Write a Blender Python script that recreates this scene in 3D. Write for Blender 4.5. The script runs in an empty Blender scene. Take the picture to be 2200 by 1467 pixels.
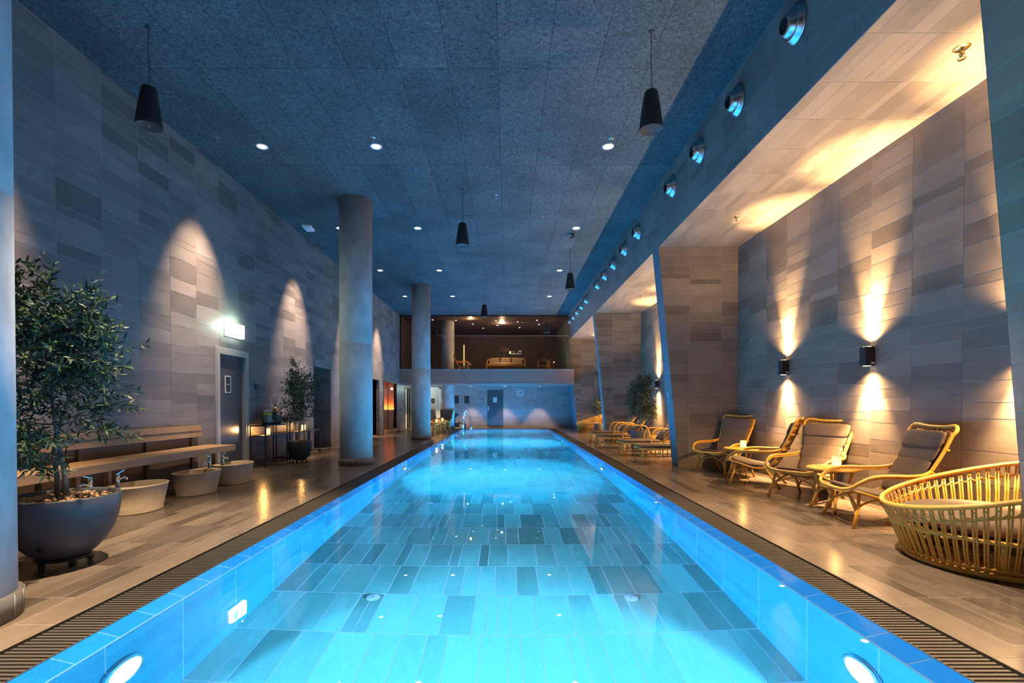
import bpy, bmesh, math, random
from mathutils import Vector, Matrix
PI = math.pi
scene = bpy.context.scene
COL = scene.collection
H = 1.33            # eye height
CEIL = 5.78
XL = -5.40          # left wall
XB = 4.85           # back wall of the niches
YF = 28.0           # far wall
YG = 24.8           # balcony front
NZ = 4.62           # niche ceiling
def xf(z): return 3.62 - 0.0965 * z      # leaning front plane of the piers and the beam

# ------------------------------------------------------------------ materials
def new_mat(name):
    m = bpy.data.materials.new(name); m.use_nodes = True
    nt = m.node_tree; nt.nodes.clear()
    out = nt.nodes.new('ShaderNodeOutputMaterial')
    return m, nt, out
def N(nt, t, **kw):
    n = nt.nodes.new(t)
    for k, v in kw.items():
        if k in ('operation', 'blend_type', 'data_type', 'attribute_name', 'noise_dimensions', 'wave_type', 'bands_direction', 'distribution', 'feature'): setattr(n, k, v)
        else: n.inputs[k].default_value = v
    return n
def pbsdf(nt, out, **kw):
    b = nt.nodes.new('ShaderNodeBsdfPrincipled')
    for k, v in kw.items(): b.inputs[k].default_value = v
    nt.links.new(b.outputs[0], out.inputs[0])
    return b
def c4(c): return (c[0], c[1], c[2], 1.0)
def plain(name, col, rough=0.5, metal=0.0, spec=0.5, noise=0.0, nscale=8.0, stretch=(1, 1, 1), bump=0.0, bscale=60.0, sheen=0.0):
    m, nt, out = new_mat(name)
    b = pbsdf(nt, out, **{'Base Color': c4(col), 'Roughness': rough, 'Metallic': metal, 'Specular IOR Level': spec})
    if sheen: b.inputs['Sheen Weight'].default_value = sheen
    L = nt.links.new
    if noise or bump:
        tc = N(nt, 'ShaderNodeTexCoord'); mp = N(nt, 'ShaderNodeMapping'); mp.inputs['Scale'].default_value = stretch
        L(tc.outputs['Object'], mp.inputs[0])
    if noise:
        n1 = N(nt, 'ShaderNodeTexNoise', Scale=nscale, Detail=5.0, Roughness=0.6); L(mp.outputs[0], n1.inputs['Vector'])
        mr = N(nt, 'ShaderNodeMapRange'); mr.inputs[1].default_value = 0.3; mr.inputs[2].default_value = 0.7
        mr.inputs[3].default_value = 1 - noise; mr.inputs[4].default_value = 1 + noise
        L(n1.outputs[0], mr.inputs[0])
        mx = N(nt, 'ShaderNodeVectorMath', operation='SCALE'); mx.inputs[0].default_value = col
        L(mr.outputs[0], mx.inputs['Scale']); L(mx.outputs[0], b.inputs['Base Color'])
    if bump:
        n2 = N(nt, 'ShaderNodeTexNoise', Scale=bscale, Detail=3.0); L(mp.outputs[0], n2.inputs['Vector'])
        bp = N(nt, 'ShaderNodeBump', Strength=bump, Distance=0.01); L(n2.outputs[0], bp.inputs['Height']); L(bp.outputs[0], b.inputs['Normal'])
    return m
def tile_mat(name, col, rough=0.45, spec=0.4, noise=0.14, stretch=(2, 2, 2), coat=0.0):
    """stone-look tile: face tint from the mesh, cloudy noise on top"""
    m, nt, out = new_mat(name); L = nt.links.new
    b = pbsdf(nt, out, **{'Roughness': rough, 'Specular IOR Level': spec})
    at = N(nt, 'ShaderNodeAttribute', attribute_name='tint')
    tc = N(nt, 'ShaderNodeTexCoord'); mp = N(nt, 'ShaderNodeMapping'); mp.inputs['Scale'].default_value = stretch
    L(tc.outputs['Object'], mp.inputs[0])
    n1 = N(nt, 'ShaderNodeTexNoise', Scale=1.6, Detail=6.0, Roughness=0.65); L(mp.outputs[0], n1.inputs['Vector'])
    n2 = N(nt, 'ShaderNodeTexNoise', Scale=28.0, Detail=3.0, Roughness=0.6); L(mp.outputs[0], n2.inputs['Vector'])
    a = N(nt, 'ShaderNodeMath', operation='MULTIPLY_ADD'); a.inputs[1].default_value = 0.35; L(n2.outputs[0], a.inputs[0]); L(n1.outputs[0], a.inputs[2])
    mr = N(nt, 'ShaderNodeMapRange'); mr.inputs[1].default_value = 0.42; mr.inputs[2].default_value = 0.93
    mr.inputs[3].default_value = 1 - noise; mr.inputs[4].default_value = 1 + noise; L(a.outputs[0], mr.inputs[0])
    v1 = N(nt, 'ShaderNodeVectorMath', operation='SCALE'); v1.inputs[0].default_value = col; L(mr.outputs[0], v1.inputs['Scale'])
    v2 = N(nt, 'ShaderNodeVectorMath', operation='MULTIPLY'); L(v1.outputs[0], v2.inputs[0]); L(at.outputs['Color'], v2.inputs[1])
    L(v2.outputs[0], b.inputs['Base Color'])
    bp = N(nt, 'ShaderNodeBump', Strength=0.06 if rough > 0.3 else 0.012, Distance=0.01); L(n2.outputs[0], bp.inputs['Height']); L(bp.outputs[0], b.inputs['Normal'])
    return m
def emit(name, col, strength):
    m, nt, out = new_mat(name)
    e = N(nt, 'ShaderNodeEmission', Color=c4(col), Strength=strength); nt.links.new(e.outputs[0], out.inputs[0])
    return m
def thin_glass(name, tint=(0.9, 0.95, 0.95), refl=1.0, ior=1.45):
    m, nt, out = new_mat(name); L = nt.links.new
    t = N(nt, 'ShaderNodeBsdfTransparent', Color=c4(tint)); g = N(nt, 'ShaderNodeBsdfGlossy', Roughness=0.0)
    f = N(nt, 'ShaderNodeFresnel', IOR=ior); k = N(nt, 'ShaderNodeMath', operation='MULTIPLY'); k.inputs[1].default_value = refl
    L(f.outputs[0], k.inputs[0])
    mx = N(nt, 'ShaderNodeMixShader'); L(k.outputs[0], mx.inputs[0]); L(t.outputs[0], mx.inputs[1]); L(g.outputs[0], mx.inputs[2]); L(mx.outputs[0], out.inputs[0])
    return m

M = {}
M['wall'] = tile_mat('wall tile', (0.172, 0.153, 0.142), 0.5, 0.3, 0.24, (2, 1.0, 4))
M['wall_blue_glow'] = tile_mat('wall tile with blue glow', (0.085, 0.150, 0.185), 0.5, 0.3, 0.2, (2, 1.0, 4))  # blue light from the pool is put into this tile colour
M['pier_near'] = tile_mat('near pier tile', (0.30, 0.185, 0.125), 0.5, 0.3, 0.22, (2, 1.0, 4))  # tile colour warmed to cancel the blue light on this front
M['wall_far'] = tile_mat('far wall tile', (0.30, 0.285, 0.265), 0.5, 0.3, 0.14)
M['wall_right'] = tile_mat('niche tile', (0.215, 0.172, 0.132), 0.5, 0.3, 0.22, (2, 1.0, 4))  # warm bounced light is put into this tile colour
M['deck'] = tile_mat('deck tile', (0.138, 0.100, 0.072), 0.22, 0.30, 0.30, (5, 1.2, 5))
M['pool'] = tile_mat('pool tile', (0.045, 0.36, 0.50), 0.4, 0.3, 0.22, (4, 1.2, 2))  # grey tile coloured blue, standing in for light filtered by the water
M['pool_lip'] = tile_mat('pool lip tile', (0.05, 0.42, 0.72), 0.35, 0.3, 0.1)  # blue of the underwater light is put into the lip colour
M['pool_floor'] = tile_mat('pool floor tile', (0.20, 0.46, 0.38), 0.4, 0.3, 0.22, (4, 1.2, 2))
M['grout'] = plain('grout', (0.42, 0.395, 0.36), 0.85, spec=0.1)
M['deck_grout'] = plain('deck grout', (0.27, 0.225, 0.175), 0.85, spec=0.1)
M['pool_grout'] = plain('pool grout', (0.85, 0.87, 0.87), 0.85, spec=0.1)
M['gap'] = plain('panel gap', (0.018, 0.02, 0.022), 0.9, spec=0.0)
M['concrete'] = plain('concrete', (0.47, 0.46, 0.43), 0.75, spec=0.3, noise=0.28, nscale=2.6, stretch=(1, 1, 0.6), bump=0.15, bscale=40)
M['black'] = plain('black metal', (0.012, 0.012, 0.013), 0.45, 0.0, 0.5)
M['speaker'] = plain('speaker black', (0.010, 0.010, 0.011), 0.5, 0.0, 0.5)
M['dark_grille'] = plain('dark grille', (0.022, 0.022, 0.024), 0.6)
M['chrome'] = plain('chrome', (0.75, 0.76, 0.78), 0.12, 1.0)
M['steel'] = plain('brushed steel', (0.62, 0.63, 0.64), 0.22, 1.0)
M['brass'] = plain('brass', (0.70, 0.52, 0.22), 0.25, 1.0)
M['copper'] = plain('copper', (0.75, 0.36, 0.22), 0.3, 1.0)
M['white'] = plain('white plastic', (0.78, 0.79, 0.78), 0.45)
M['door'] = plain('door lacquer', (0.055, 0.057, 0.062), 0.22, 0.0, 0.5)
M['door_frame'] = plain('door frame steel', (0.34, 0.35, 0.34), 0.35, 0.3)
M['door_cream'] = plain('cream door', (0.62, 0.58, 0.50), 0.5)
M['wood'] = plain('bench wood', (0.31, 0.19, 0.098), 0.5, 0.0, 0.4, noise=0.16, nscale=3, stretch=(6, 0.7, 6))
M['sauna_wood'] = plain('sauna wood', (0.42, 0.16, 0.075), 0.55, 0.0, 0.3, noise=0.25, nscale=3, stretch=(1, 1, 9))
M['rattan'] = plain('rattan', (0.70, 0.335, 0.045), 0.42, 0.0, 0.5, noise=0.15, nscale=18)
M['cane'] = plain('woven cane', (0.48, 0.26, 0.07), 0.5, 0.0, 0.4, noise=0.35, nscale=70)
M['cushion'] = plain('brown fabric', (0.105, 0.072, 0.050), 0.8, 0.0, 0.25, noise=0.12, nscale=60, bump=0.06, bscale=240)
M['stone'] = plain('basin stone', (0.46, 0.345, 0.225), 0.6, 0.0, 0.3, noise=0.10, nscale=6)
M['pot'] = plain('pot glaze', (0.055, 0.053, 0.055), 0.42, 0.0, 0.5, noise=0.08, nscale=5)
M['pot_black'] = plain('pot black', (0.018, 0.018, 0.019), 0.5)
M['pot_grey'] = plain('pot grey', (0.09, 0.085, 0.08), 0.6)
M['bark'] = plain('bark', (0.16, 0.115, 0.08), 0.85, noise=0.3, nscale=30, stretch=(1, 1, 0.3))
M['chips'] = plain('clay pebbles', (0.42, 0.24, 0.12), 0.8, noise=0.3, nscale=14)
M['soil'] = plain('soil', (0.05, 0.035, 0.025), 0.95)
M['rubber'] = plain('rubber', (0.02, 0.02, 0.02), 0.7)
M['paper'] = plain('paper', (0.72, 0.73, 0.72), 0.7)
M['ink'] = plain('ink', (0.015, 0.015, 0.017), 0.6)
M['panel_dark'] = plain('balcony panel', (0.30, 0.20, 0.165), 0.4, noise=0.08, nscale=2)
M['lounge_wall'] = plain('lounge wall', (0.13, 0.085, 0.065), 0.6, noise=0.25, nscale=2, stretch=(6, 6, 0.5))
M['lounge_ceiling'] = plain('lounge ceiling', (0.16, 0.10, 0.075), 0.55)
M['lemon'] = plain('lemon', (0.95, 0.80, 0.07), 0.5)
M['glass'] = thin_glass('clear glass')
M['balcony_glass'] = thin_glass('balcony glass', (0.80, 0.83, 0.84), 0.9)
M['sauna_glass'] = thin_glass('sauna glass', (0.88, 0.86, 0.84), 0.6)
M['lamp_white'] = emit('downlight glow', (1.0, 0.93, 0.82), 14)
M['lamp_warm'] = emit('lamp glow', (1.0, 0.72, 0.36), 10)
M['pool_lamp'] = emit('pool lamp glow', (0.75, 0.93, 1.0), 9)
M['candle'] = None
M['exit_white'] = emit('sign glow', (0.80, 1.0, 0.88), 24.0)
M['exit_green'] = emit('sign green', (0.42, 1.0, 0.66), 7.0)
M['strip'] = emit('bench strip', (1.0, 0.45, 0.08), 4.0)
M['inlet'] = plain('inlet white', (0.95, 0.95, 0.95), 0.5)
M['pale_mark'] = plain('white marking', (0.8, 0.82, 0.82), 0.5)
M['cable'] = plain('cable', (0.03, 0.03, 0.032), 0.5)
M['grate'] = plain('grate', (0.062, 0.048, 0.036), 0.5)
M['grate_shadow'] = plain('grate channel', (0.012, 0.011, 0.010), 0.9)

def candle_mat():
    m, nt, out = new_mat('candle shade'); L = nt.links.new
    tc = N(nt, 'ShaderNodeTexCoord'); sp = N(nt, 'ShaderNodeSeparateXYZ'); L(tc.outputs['Generated'], sp.inputs[0])
    cr = N(nt, 'ShaderNodeValToRGB'); L(sp.outputs[2], cr.inputs[0])
    e = cr.color_ramp.elements
    e[0].position = 0.0; e[0].color = (1.0, 0.42, 0.06, 1); e[1].position = 1.0; e[1].color = (1.0, 0.62, 0.22, 1)
    x = e.new(0.4); x.color = (1.0, 0.80, 0.48, 1)
    em = N(nt, 'ShaderNodeEmission', Strength=1.7); L(cr.outputs[0], em.inputs[0]); L(em.outputs[0], out.inputs[0])
    return m
M['candle'] = candle_mat()
def ceiling_mat():
    m, nt, out = new_mat('wood wool panel'); L = nt.links.new
    b = pbsdf(nt, out, **{'Roughness': 0.95, 'Specular IOR Level': 0.05})
    at = N(nt, 'ShaderNodeAttribute', attribute_name='tint')
    tc = N(nt, 'ShaderNodeTexCoord')
    n1 = N(nt, 'ShaderNodeTexNoise', Scale=26.0, Detail=4.0, Roughness=0.75, Distortion=1.2); L(tc.outputs['Object'], n1.inputs['Vector'])
    n2 = N(nt, 'ShaderNodeTexNoise', Scale=1.1, Detail=3.0); L(tc.outputs['Object'], n2.inputs['Vector'])
    mr = N(nt, 'ShaderNodeMapRange'); mr.inputs[1].default_value = 0.34; mr.inputs[2].default_value = 0.64; mr.inputs[3].default_value = 0.42; mr.inputs[4].default_value = 1.40
    L(n1.outputs[0], mr.inputs[0])
    m2 = N(nt, 'ShaderNodeMapRange'); m2.inputs[1].default_value = 0.3; m2.inputs[2].default_value = 0.7; m2.inputs[3].default_value = 0.85; m2.inputs[4].default_value = 1.15
    L(n2.outputs[0], m2.inputs[0])
    q = N(nt, 'ShaderNodeMath', operation='MULTIPLY'); L(mr.outputs[0], q.inputs[0]); L(m2.outputs[0], q.inputs[1])
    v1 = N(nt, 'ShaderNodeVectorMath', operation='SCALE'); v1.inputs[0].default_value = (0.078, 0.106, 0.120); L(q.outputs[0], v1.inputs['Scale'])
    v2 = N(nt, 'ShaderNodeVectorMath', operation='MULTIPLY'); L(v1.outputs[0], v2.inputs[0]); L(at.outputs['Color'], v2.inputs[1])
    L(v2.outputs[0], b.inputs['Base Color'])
    bp = N(nt, 'ShaderNodeBump', Strength=0.4, Distance=0.01); L(n1.outputs[0], bp.inputs['Height']); L(bp.outputs[0], b.inputs['Normal'])
    return m
M['ceiling'] = ceiling_mat()
def water_mat():
    m, nt, out = new_mat('pool water'); L = nt.links.new
    b = pbsdf(nt, out, **{'Base Color': (0.93, 0.985, 1.0, 1), 'Roughness': 0.0, 'IOR': 1.333, 'Transmission Weight': 1.0})
    tc = N(nt, 'ShaderNodeTexCoord')
    n1 = N(nt, 'ShaderNodeTexNoise', Scale=1.3, Detail=2.0, Roughness=0.45); L(tc.outputs['Object'], n1.inputs['Vector'])
    bp = N(nt, 'ShaderNodeBump', Strength=0.05, Distance=0.03); L(n1.outputs[0], bp.inputs['Height']); L(bp.outputs[0], b.inputs['Normal'])
    return m
M['water'] = water_mat()
def leaf_mat(name, a, bcol):
    m, nt, out = new_mat(name); L = nt.links.new
    at = N(nt, 'ShaderNodeAttribute', attribute_name='tint')
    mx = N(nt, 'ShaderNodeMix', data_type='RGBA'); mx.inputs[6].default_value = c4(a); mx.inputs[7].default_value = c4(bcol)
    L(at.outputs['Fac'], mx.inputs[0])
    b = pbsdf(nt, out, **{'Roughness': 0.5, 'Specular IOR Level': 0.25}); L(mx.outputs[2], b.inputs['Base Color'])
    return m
M['leaf'] = leaf_mat('olive leaf', (0.010, 0.034, 0.026), (0.095, 0.125, 0.025))  # dark end holds bluish crown shade, light end yellow highlights
M['leaf_far'] = leaf_mat('grey olive leaf', (0.03, 0.045, 0.025), (0.17, 0.19, 0.10))

# ------------------------------------------------------------------ mesh builder
class MB:
    def __init__(s): s.v, s.f, s.m, s.t, s.sm = [], [], [], [], []
    def poly(s, pts, mi=0, t=1.0, sm=False):
        b = len(s.v); s.v += [tuple(p) for p in pts]; s.f.append(tuple(range(b, b + len(pts)))); s.m.append(mi); s.t.append(t); s.sm.append(sm)
    def box(s, x0, x1, y0, y1, z0, z1, mi=0, t=1.0, mat=None):
        p = [Vector((x, y, z)) for z in (z0, z1) for y in (y0, y1) for x in (x0, x1)]
        if mat is not None: p = [mat @ q for q in p]
        b = len(s.v); s.v += [tuple(q) for q in p]
        for f in ((0, 2, 3, 1), (4, 5, 7, 6), (0, 1, 5, 4), (2, 6, 7, 3), (0, 4, 6, 2), (1, 3, 7, 5)):
            s.f.append(tuple(b + i for i in f)); s.m.append(mi); s.t.append(t); s.sm.append(False)
        return s
    def rings(s, rings, closed=False, cap=True, mi=0, t=1.0, sm=True):
        b = len(s.v); n = len(rings[0])
        for r in rings: s.v += [tuple(p) for p in r]
        k = len(rings)
        for i in range(k if closed else k - 1):
            j = (i + 1) % k
            for a in range(n):
                c = (a + 1) % n
                s.f.append((b + i * n + a, b + i * n + c, b + j * n + c, b + j * n + a)); s.m.append(mi); s.t.append(t); s.sm.append(sm)
        if cap and not closed:
            s.f.append(tuple(b + a for a in reversed(range(n)))); s.m.append(mi); s.t.append(t); s.sm.append(False)
            s.f.append(tuple(b + (k - 1) * n + a for a in range(n))); s.m.append(mi); s.t.append(t); s.sm.append(False)
        return s
    def tube(s, pts, r, n=8, closed=False, mi=0, t=1.0):
        pts = [Vector(p) for p in pts]; k = len(pts)
        rr = r if isinstance(r, (list, tuple)) else [r] * k
        tang = []
        for i in range(k):
            a = pts[(i - 1) % k] if (closed or i > 0) else pts[i]
            c = pts[(i + 1) % k] if (closed or i < k - 1) else pts[i]
            d = (c - a); tang.append(d.normalized() if d.length > 1e-9 else Vector((0, 0, 1)))
        up = Vector((0, 0, 1)) if abs(tang[0].z) < 0.9 else Vector((1, 0, 0))
        u = (up - tang[0] * up.dot(tang[0])).normalized()
        rings = []
        for i in range(k):
            u = (u - tang[i] * u.dot(tang[i]))
            u = u.normalized() if u.length > 1e-6 else tang[i].orthogonal().normalized()
            w = tang[i].cross(u)
            rings.append([pts[i] + (u * math.cos(2 * PI * a / n) + w * math.sin(2 * PI * a / n)) * rr[i] for a in range(n)])
        return s.rings(rings, closed, True, mi, t)
    def lathe(s, prof, n=24, o=(0, 0, 0), sx=1.0, sy=1.0, mat=None, cap=True, mi=0, t=1.0):
        rg = []
        for r, z in prof:
            ring = [Vector((o[0] + r * sx * math.cos(2 * PI * a / n), o[1] + r * sy * math.sin(2 * PI * a / n), o[2] + z)) for a in range(n)]
            if mat is not None: ring = [mat @ q for q in ring]
            rg.append(ring)
        return s.rings(rg, False, cap, mi, t)
    def pillow(s, c, size, e=0.35, nu=20, nv=12, mat=None, mi=0, warp=None):
        """superellipsoid puff"""
        def sp(x, p): return math.copysign(abs(x) ** p, x)
        rg = []
        for j in range(nv + 1):
            ph = -PI / 2 + PI * j / nv; ring = []
            for i in range(nu):
                th = 2 * PI * i / nu
                q = Vector((size[0] / 2 * sp(math.cos(ph), 0.6) * sp(math.cos(th), e), size[1] / 2 * sp(math.cos(ph), 0.6) * sp(math.sin(th), e), size[2] / 2 * sp(math.sin(ph), 0.9)))
                if warp: q = warp(q)
                q = q + Vector(c)
                ring.append(mat @ q if mat is not None else q)
            rg.append(ring)
        return s.rings(rg, False, True, mi)
    def build(s, name, mats, parent=None, tint=False):
        me = bpy.data.meshes.new(name)
        me.from_pydata(s.v, [], s.f)
        if not isinstance(mats, (list, tuple)): mats = [mats]
        for m in mats: me.materials.append(m)
        me.polygons.foreach_set('material_index', s.m)
        me.polygons.foreach_set('use_smooth', s.sm)
        if tint:
            at = me.attributes.new('tint', 'FLOAT_COLOR', 'CORNER')
            buf = []
            for p in me.polygons:
                t = s.t[p.index]
                c = (t, t, t, 1.0) if not isinstance(t, tuple) else (t[0], t[1], t[2], 1.0)
                buf += list(c) * p.loop_total
            at.data.foreach_set('color', buf)
        me.update()
        o = bpy.data.objects.new(name, me); COL.objects.link(o)
        if parent is not None: o.parent = parent
        return o
def bevel(o, w=0.006, seg=2):
    b = o.modifiers.new('edge', 'BEVEL'); b.width = w; b.segments = seg; b.limit_method = 'ANGLE'
    return o
def recalc(o):
    bm = bmesh.new(); bm.from_mesh(o.data); bmesh.ops.recalc_face_normals(bm, faces=bm.faces); bm.to_mesh(o.data); bm.free(); return o
def tag(o, label, cat, group=None, kind=None):
    o['label'] = label; o['category'] = cat
    if group: o['group'] = group
    if kind: o['kind'] = kind
    return o
def thing(name, label, cat, loc=(0, 0, 0), rz=0.0, group=None):
    o = bpy.data.objects.new(name, None); COL.objects.link(o); o.location = loc; o.rotation_euler = (0, 0, rz); o.empty_display_size = 0.1
    return tag(o, label, cat, group)
def struct(o, label=None):
    o['kind'] = 'structure'
    if label: o['label'] = label
    return o
def dup(root, loc, rz=None, label=None, group=None):
    r = root.copy(); COL.objects.link(r); r.location = loc
    if rz is not None: r.rotation_euler = (0, 0, rz)
    if label: r['label'] = label
    if group: r['group'] = group
    for ch in list(root.children):
        c = ch.copy(); COL.objects.link(c); c.parent = r
        for g in list(ch.children):
            d = g.copy(); COL.objects.link(d); d.parent = c
    return r
def arc(c, r, a0, a1, n, plane='xz'):
    out = []
    for i in range(n + 1):
        a = a0 + (a1 - a0) * i / n
        if plane == 'xz': out.append((c[0] + r * math.cos(a), c[1], c[2] + r * math.sin(a)))
        elif plane == 'yz': out.append((c[0], c[1] + r * math.cos(a), c[2] + r * math.sin(a)))
        else: out.append((c[0] + r * math.cos(a), c[1] + r * math.sin(a), c[2]))
    return out
def spline(pts, n=6):
    """Catmull-Rom through pts"""
    P = [Vector(p) for p in pts]; out = []
    for i in range(len(P) - 1):
        a = P[max(i - 1, 0)]; b = P[i]; c = P[i + 1]; d = P[min(i + 2, len(P) - 1)]
        for k in range(n):
            t = k / n
            out.append(0.5 * ((2 * b) + (c - a) * t + (2 * a - 5 * b + 4 * c - d) * t * t + (3 * b - a - 3 * c + d) * t ** 3))
    out.append(P[-1]); return out

# ------------------------------------------------------------------ tiled surfaces
def clip_poly(poly, half):
    """clip 2d polygon by half planes (a,b,c): a*x+b*y<=c"""
    for a, b, c in half:
        out = []
        for i in range(len(poly)):
            p, q = poly[i], poly[(i + 1) % len(poly)]
            dp, dq = a * p[0] + b * p[1] - c, a * q[0] + b * q[1] - c
            if dp <= 0: out.append(p)
            if (dp < 0 < dq) or (dq < 0 < dp):
                t = dp / (dp - dq); out.append((p[0] + (q[0] - p[0]) * t, p[1] + (q[1] - p[1]) * t))
        poly = out
        if len(poly) < 3: return None
    return poly
def sub_rect(r, h):
    u0, u1, v0, v1 = r; a0, a1, b0, b1 = h
    if a0 >= u1 or a1 <= u0 or b0 >= v1 or b1 <= v0: return [r]
    out = []
    if a0 > u0: out.append((u0, a0, v0, v1)); u0 = a0
    if a1 < u1: out.append((a1, u1, v0, v1)); u1 = a1
    if b0 > v0: out.append((u0, u1, v0, b0))
    if b1 < v1: out.append((u0, u1, b1, v1))
    return out
TINTS = (0.66, 0.80, 0.92, 1.0, 1.06, 1.16)
def tiles(mb, o, u, v, U, V, band=0.665, phase=0.0, widths=(0.11, 0.22, 0.22, 0.33, 0.165), gap=0.006, half=(), holes=(), seed=1, tints=TINTS, depth=0.003, gt=1.0, flip=False, fixed=None, gapv=None):
    """bands of length `band` along u, each split along v into random widths; grout in slot 1"""
    rng = random.Random(seed)
    o, u, v = Vector(o), Vector(u).normalized(), Vector(v).normalized()
    n = u.cross(v)
    if flip: n = -n
    def put(r, off, mi, t):
        rs = [r]
        for h in holes: rs = [q for x in rs for q in sub_rect(x, h)]
        for (a0, a1, b0, b1) in rs:
            if a1 - a0 < 1e-4 or b1 - b0 < 1e-4: continue
            pl = [(a0, b0), (a1, b0), (a1, b1), (a0, b1)]
            if half: pl = clip_poly(pl, half)
            if not pl: continue
            pts = [o + u * p[0] + v * p[1] + n * off for p in pl]
            if flip: pts.reverse()
            mb.poly(pts, mi, t)
    a = U[0] - ((U[0] - phase) % band)
    while a < U[1]:
        b = V[0] - rng.uniform(0, 0.2) if fixed is None else V[0]
        while b < V[1]:
            w = rng.choice(widths) if fixed is None else fixed
            r = (max(a, U[0]), min(a + band, U[1]), max(b, V[0]), min(b + w, V[1]))
            if r[1] - r[0] > 1e-3 and r[3] - r[2] > 1e-3:
                put(r, -depth, 1, gt)
                g = gap / 2
                gv = g if gapv is None else gapv / 2
                put((r[0] + g, r[1] - g, r[2] + gv, r[3] - gv), 0.0, 0, rng.choice(tints))
            b += w
        a += band
    return mb
# ------------------------------------------------------------------ light levels
E_WASH = 2500; E_DOWN = 110; E_UP = 2900; E_UPD = 1050; E_EXIT = 26; E_SAUNA = 36; E_CORNER = 30
E_SOFFIT = 320; E_POOL = 7000; E_CANDLE = 6; E_LOUNGE = 95; E_GLOW = 115; E_FARGLOW = 420
POOLC = (0.012, 0.42, 1.0)
M['lounge_cushion'] = plain('pale cushion', (0.42, 0.32, 0.22), 0.85)
M['flower'] = plain('dried flower', (0.42, 0.20, 0.12), 0.8)
M['lamp_tube'] = emit('lamp tube', (1.0, 0.68, 0.28), 1.6)
M['wood_dark'] = plain('dark bench wood', (0.10, 0.065, 0.042), 0.55, noise=0.15, nscale=3, stretch=(6, 0.7, 6))
# ================================================================== SHELL
PX0, PX1 = -2.40, 2.236          # pool lip outer edges
IX0, IX1 = -2.263, 2.09          # pool wall faces
PY0, PY1 = 0.65, 26.25
IY0, IY1 = 0.79, 26.11
PD = -1.37                       # pool floor
LIPZ = -0.10
YB = -2.6                        # wall behind the viewpoint
YE = 31.5                        # end of the upper lounge
# deck
mb = MB()
W2 = (0.11, 0.22, 0.165, 0.22, 0.14)
tiles(mb, (0, 0, 0), (0, 1, 0), (-1, 0, 0), (YB, YF), (2.97, 5.40), phase=0.05, widths=W2, gap=0.0065, seed=3, depth=0.001, tints=(0.60, 0.78, 0.95, 1.05, 1.25))
tiles(mb, (0, 0, 0), (0, 1, 0), (-1, 0, 0), (YB, YF), (2.73, 2.97), phase=0.3, gap=0.0065, seed=4, fixed=0.24, depth=0.001, tints=(1.1, 1.2, 1.25))
tiles(mb, (0, 0, 0), (1, 0, 0), (0, 1, 0), (2.55, 2.79), (YB, YF), band=0.24, phase=2.55, gap=0.0065, seed=6, widths=(0.665,), depth=0.001, tints=(1.1, 1.2, 1.25))
tiles(mb, (0, 0, 0), (0, 1, 0), (-1, 0, 0), (YB, YF), (-4.86, -2.79), phase=0.05, widths=W2, gap=0.0065, seed=5, depth=0.001, tints=(0.60, 0.78, 0.95, 1.05, 1.25))
tiles(mb, (0, 0, 0), (0, 1, 0), (-1, 0, 0), (YB, 0.32), (-2.55, 2.73), phase=0.05, widths=W2, gap=0.0065, seed=7, depth=0.001)
tiles(mb, (0, 0, 0), (0, 1, 0), (-1, 0, 0), (26.58, YF), (-2.55, 2.73), phase=0.05, widths=W2, gap=0.0065, seed=8, depth=0.001)
struct(mb.build('floor', [M['deck'], M['deck_grout']], tint=True), 'warm grey plank-format stone deck around the pool')

# pool basin
PT = (0.58, 0.76, 0.92, 1.02, 1.15)
mb = MB()
tiles(mb, (0, 0, PD), (0, 1, 0), (-1, 0, 0), (IY0, IY1), (-IX1, -IX0), phase=0.10, gap=0.010, seed=11, depth=0.0006, tints=PT, widths=(0.11, 0.165, 0.22, 0.22, 0.275, 0.33))
struct(mb.build('pool_floor', [M['pool_floor'], M['pool_grout']], tint=True))
mb = MB()
tiles(mb, (IX0, 0, 0), (0, 1, 0), (0, 0, 1), (IY0, IY1), (PD, LIPZ), phase=0.10, gap=0.008, gapv=0.0025, seed=12, depth=0.0006, tints=(0.72, 0.88, 1.0, 1.1), widths=(0.11, 0.165, 0.22, 0.33))
struct(mb.build('pool_wall_left', [M['pool'], M['pool_grout']], tint=True))
mb = MB()
tiles(mb, (IX1, 0, 0), (0, 1, 0), (0, 0, 1), (IY0, IY1), (PD, LIPZ), phase=0.10, gap=0.008, gapv=0.0025, seed=13, depth=0.0006, tints=(0.72, 0.88, 1.0, 1.1), widths=(0.11, 0.165, 0.22, 0.33), flip=True)
struct(mb.build('pool_wall_right', [M['pool'], M['pool_grout']], tint=True))
mb = MB()
tiles(mb, (0, IY1, 0), (1, 0, 0), (0, 0, 1), (IX0, IX1), (PD, LIPZ), phase=0.10, gap=0.007, seed=14, tints=PT)
tiles(mb, (0, IY0, 0), (1, 0, 0), (0, 0, 1), (IX0, IX1), (PD, LIPZ), phase=0.10, gap=0.007, seed=15, tints=PT, flip=True)
struct(mb.build('pool_wall_ends', [M['pool'], M['pool_grout']], tint=True))
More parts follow.
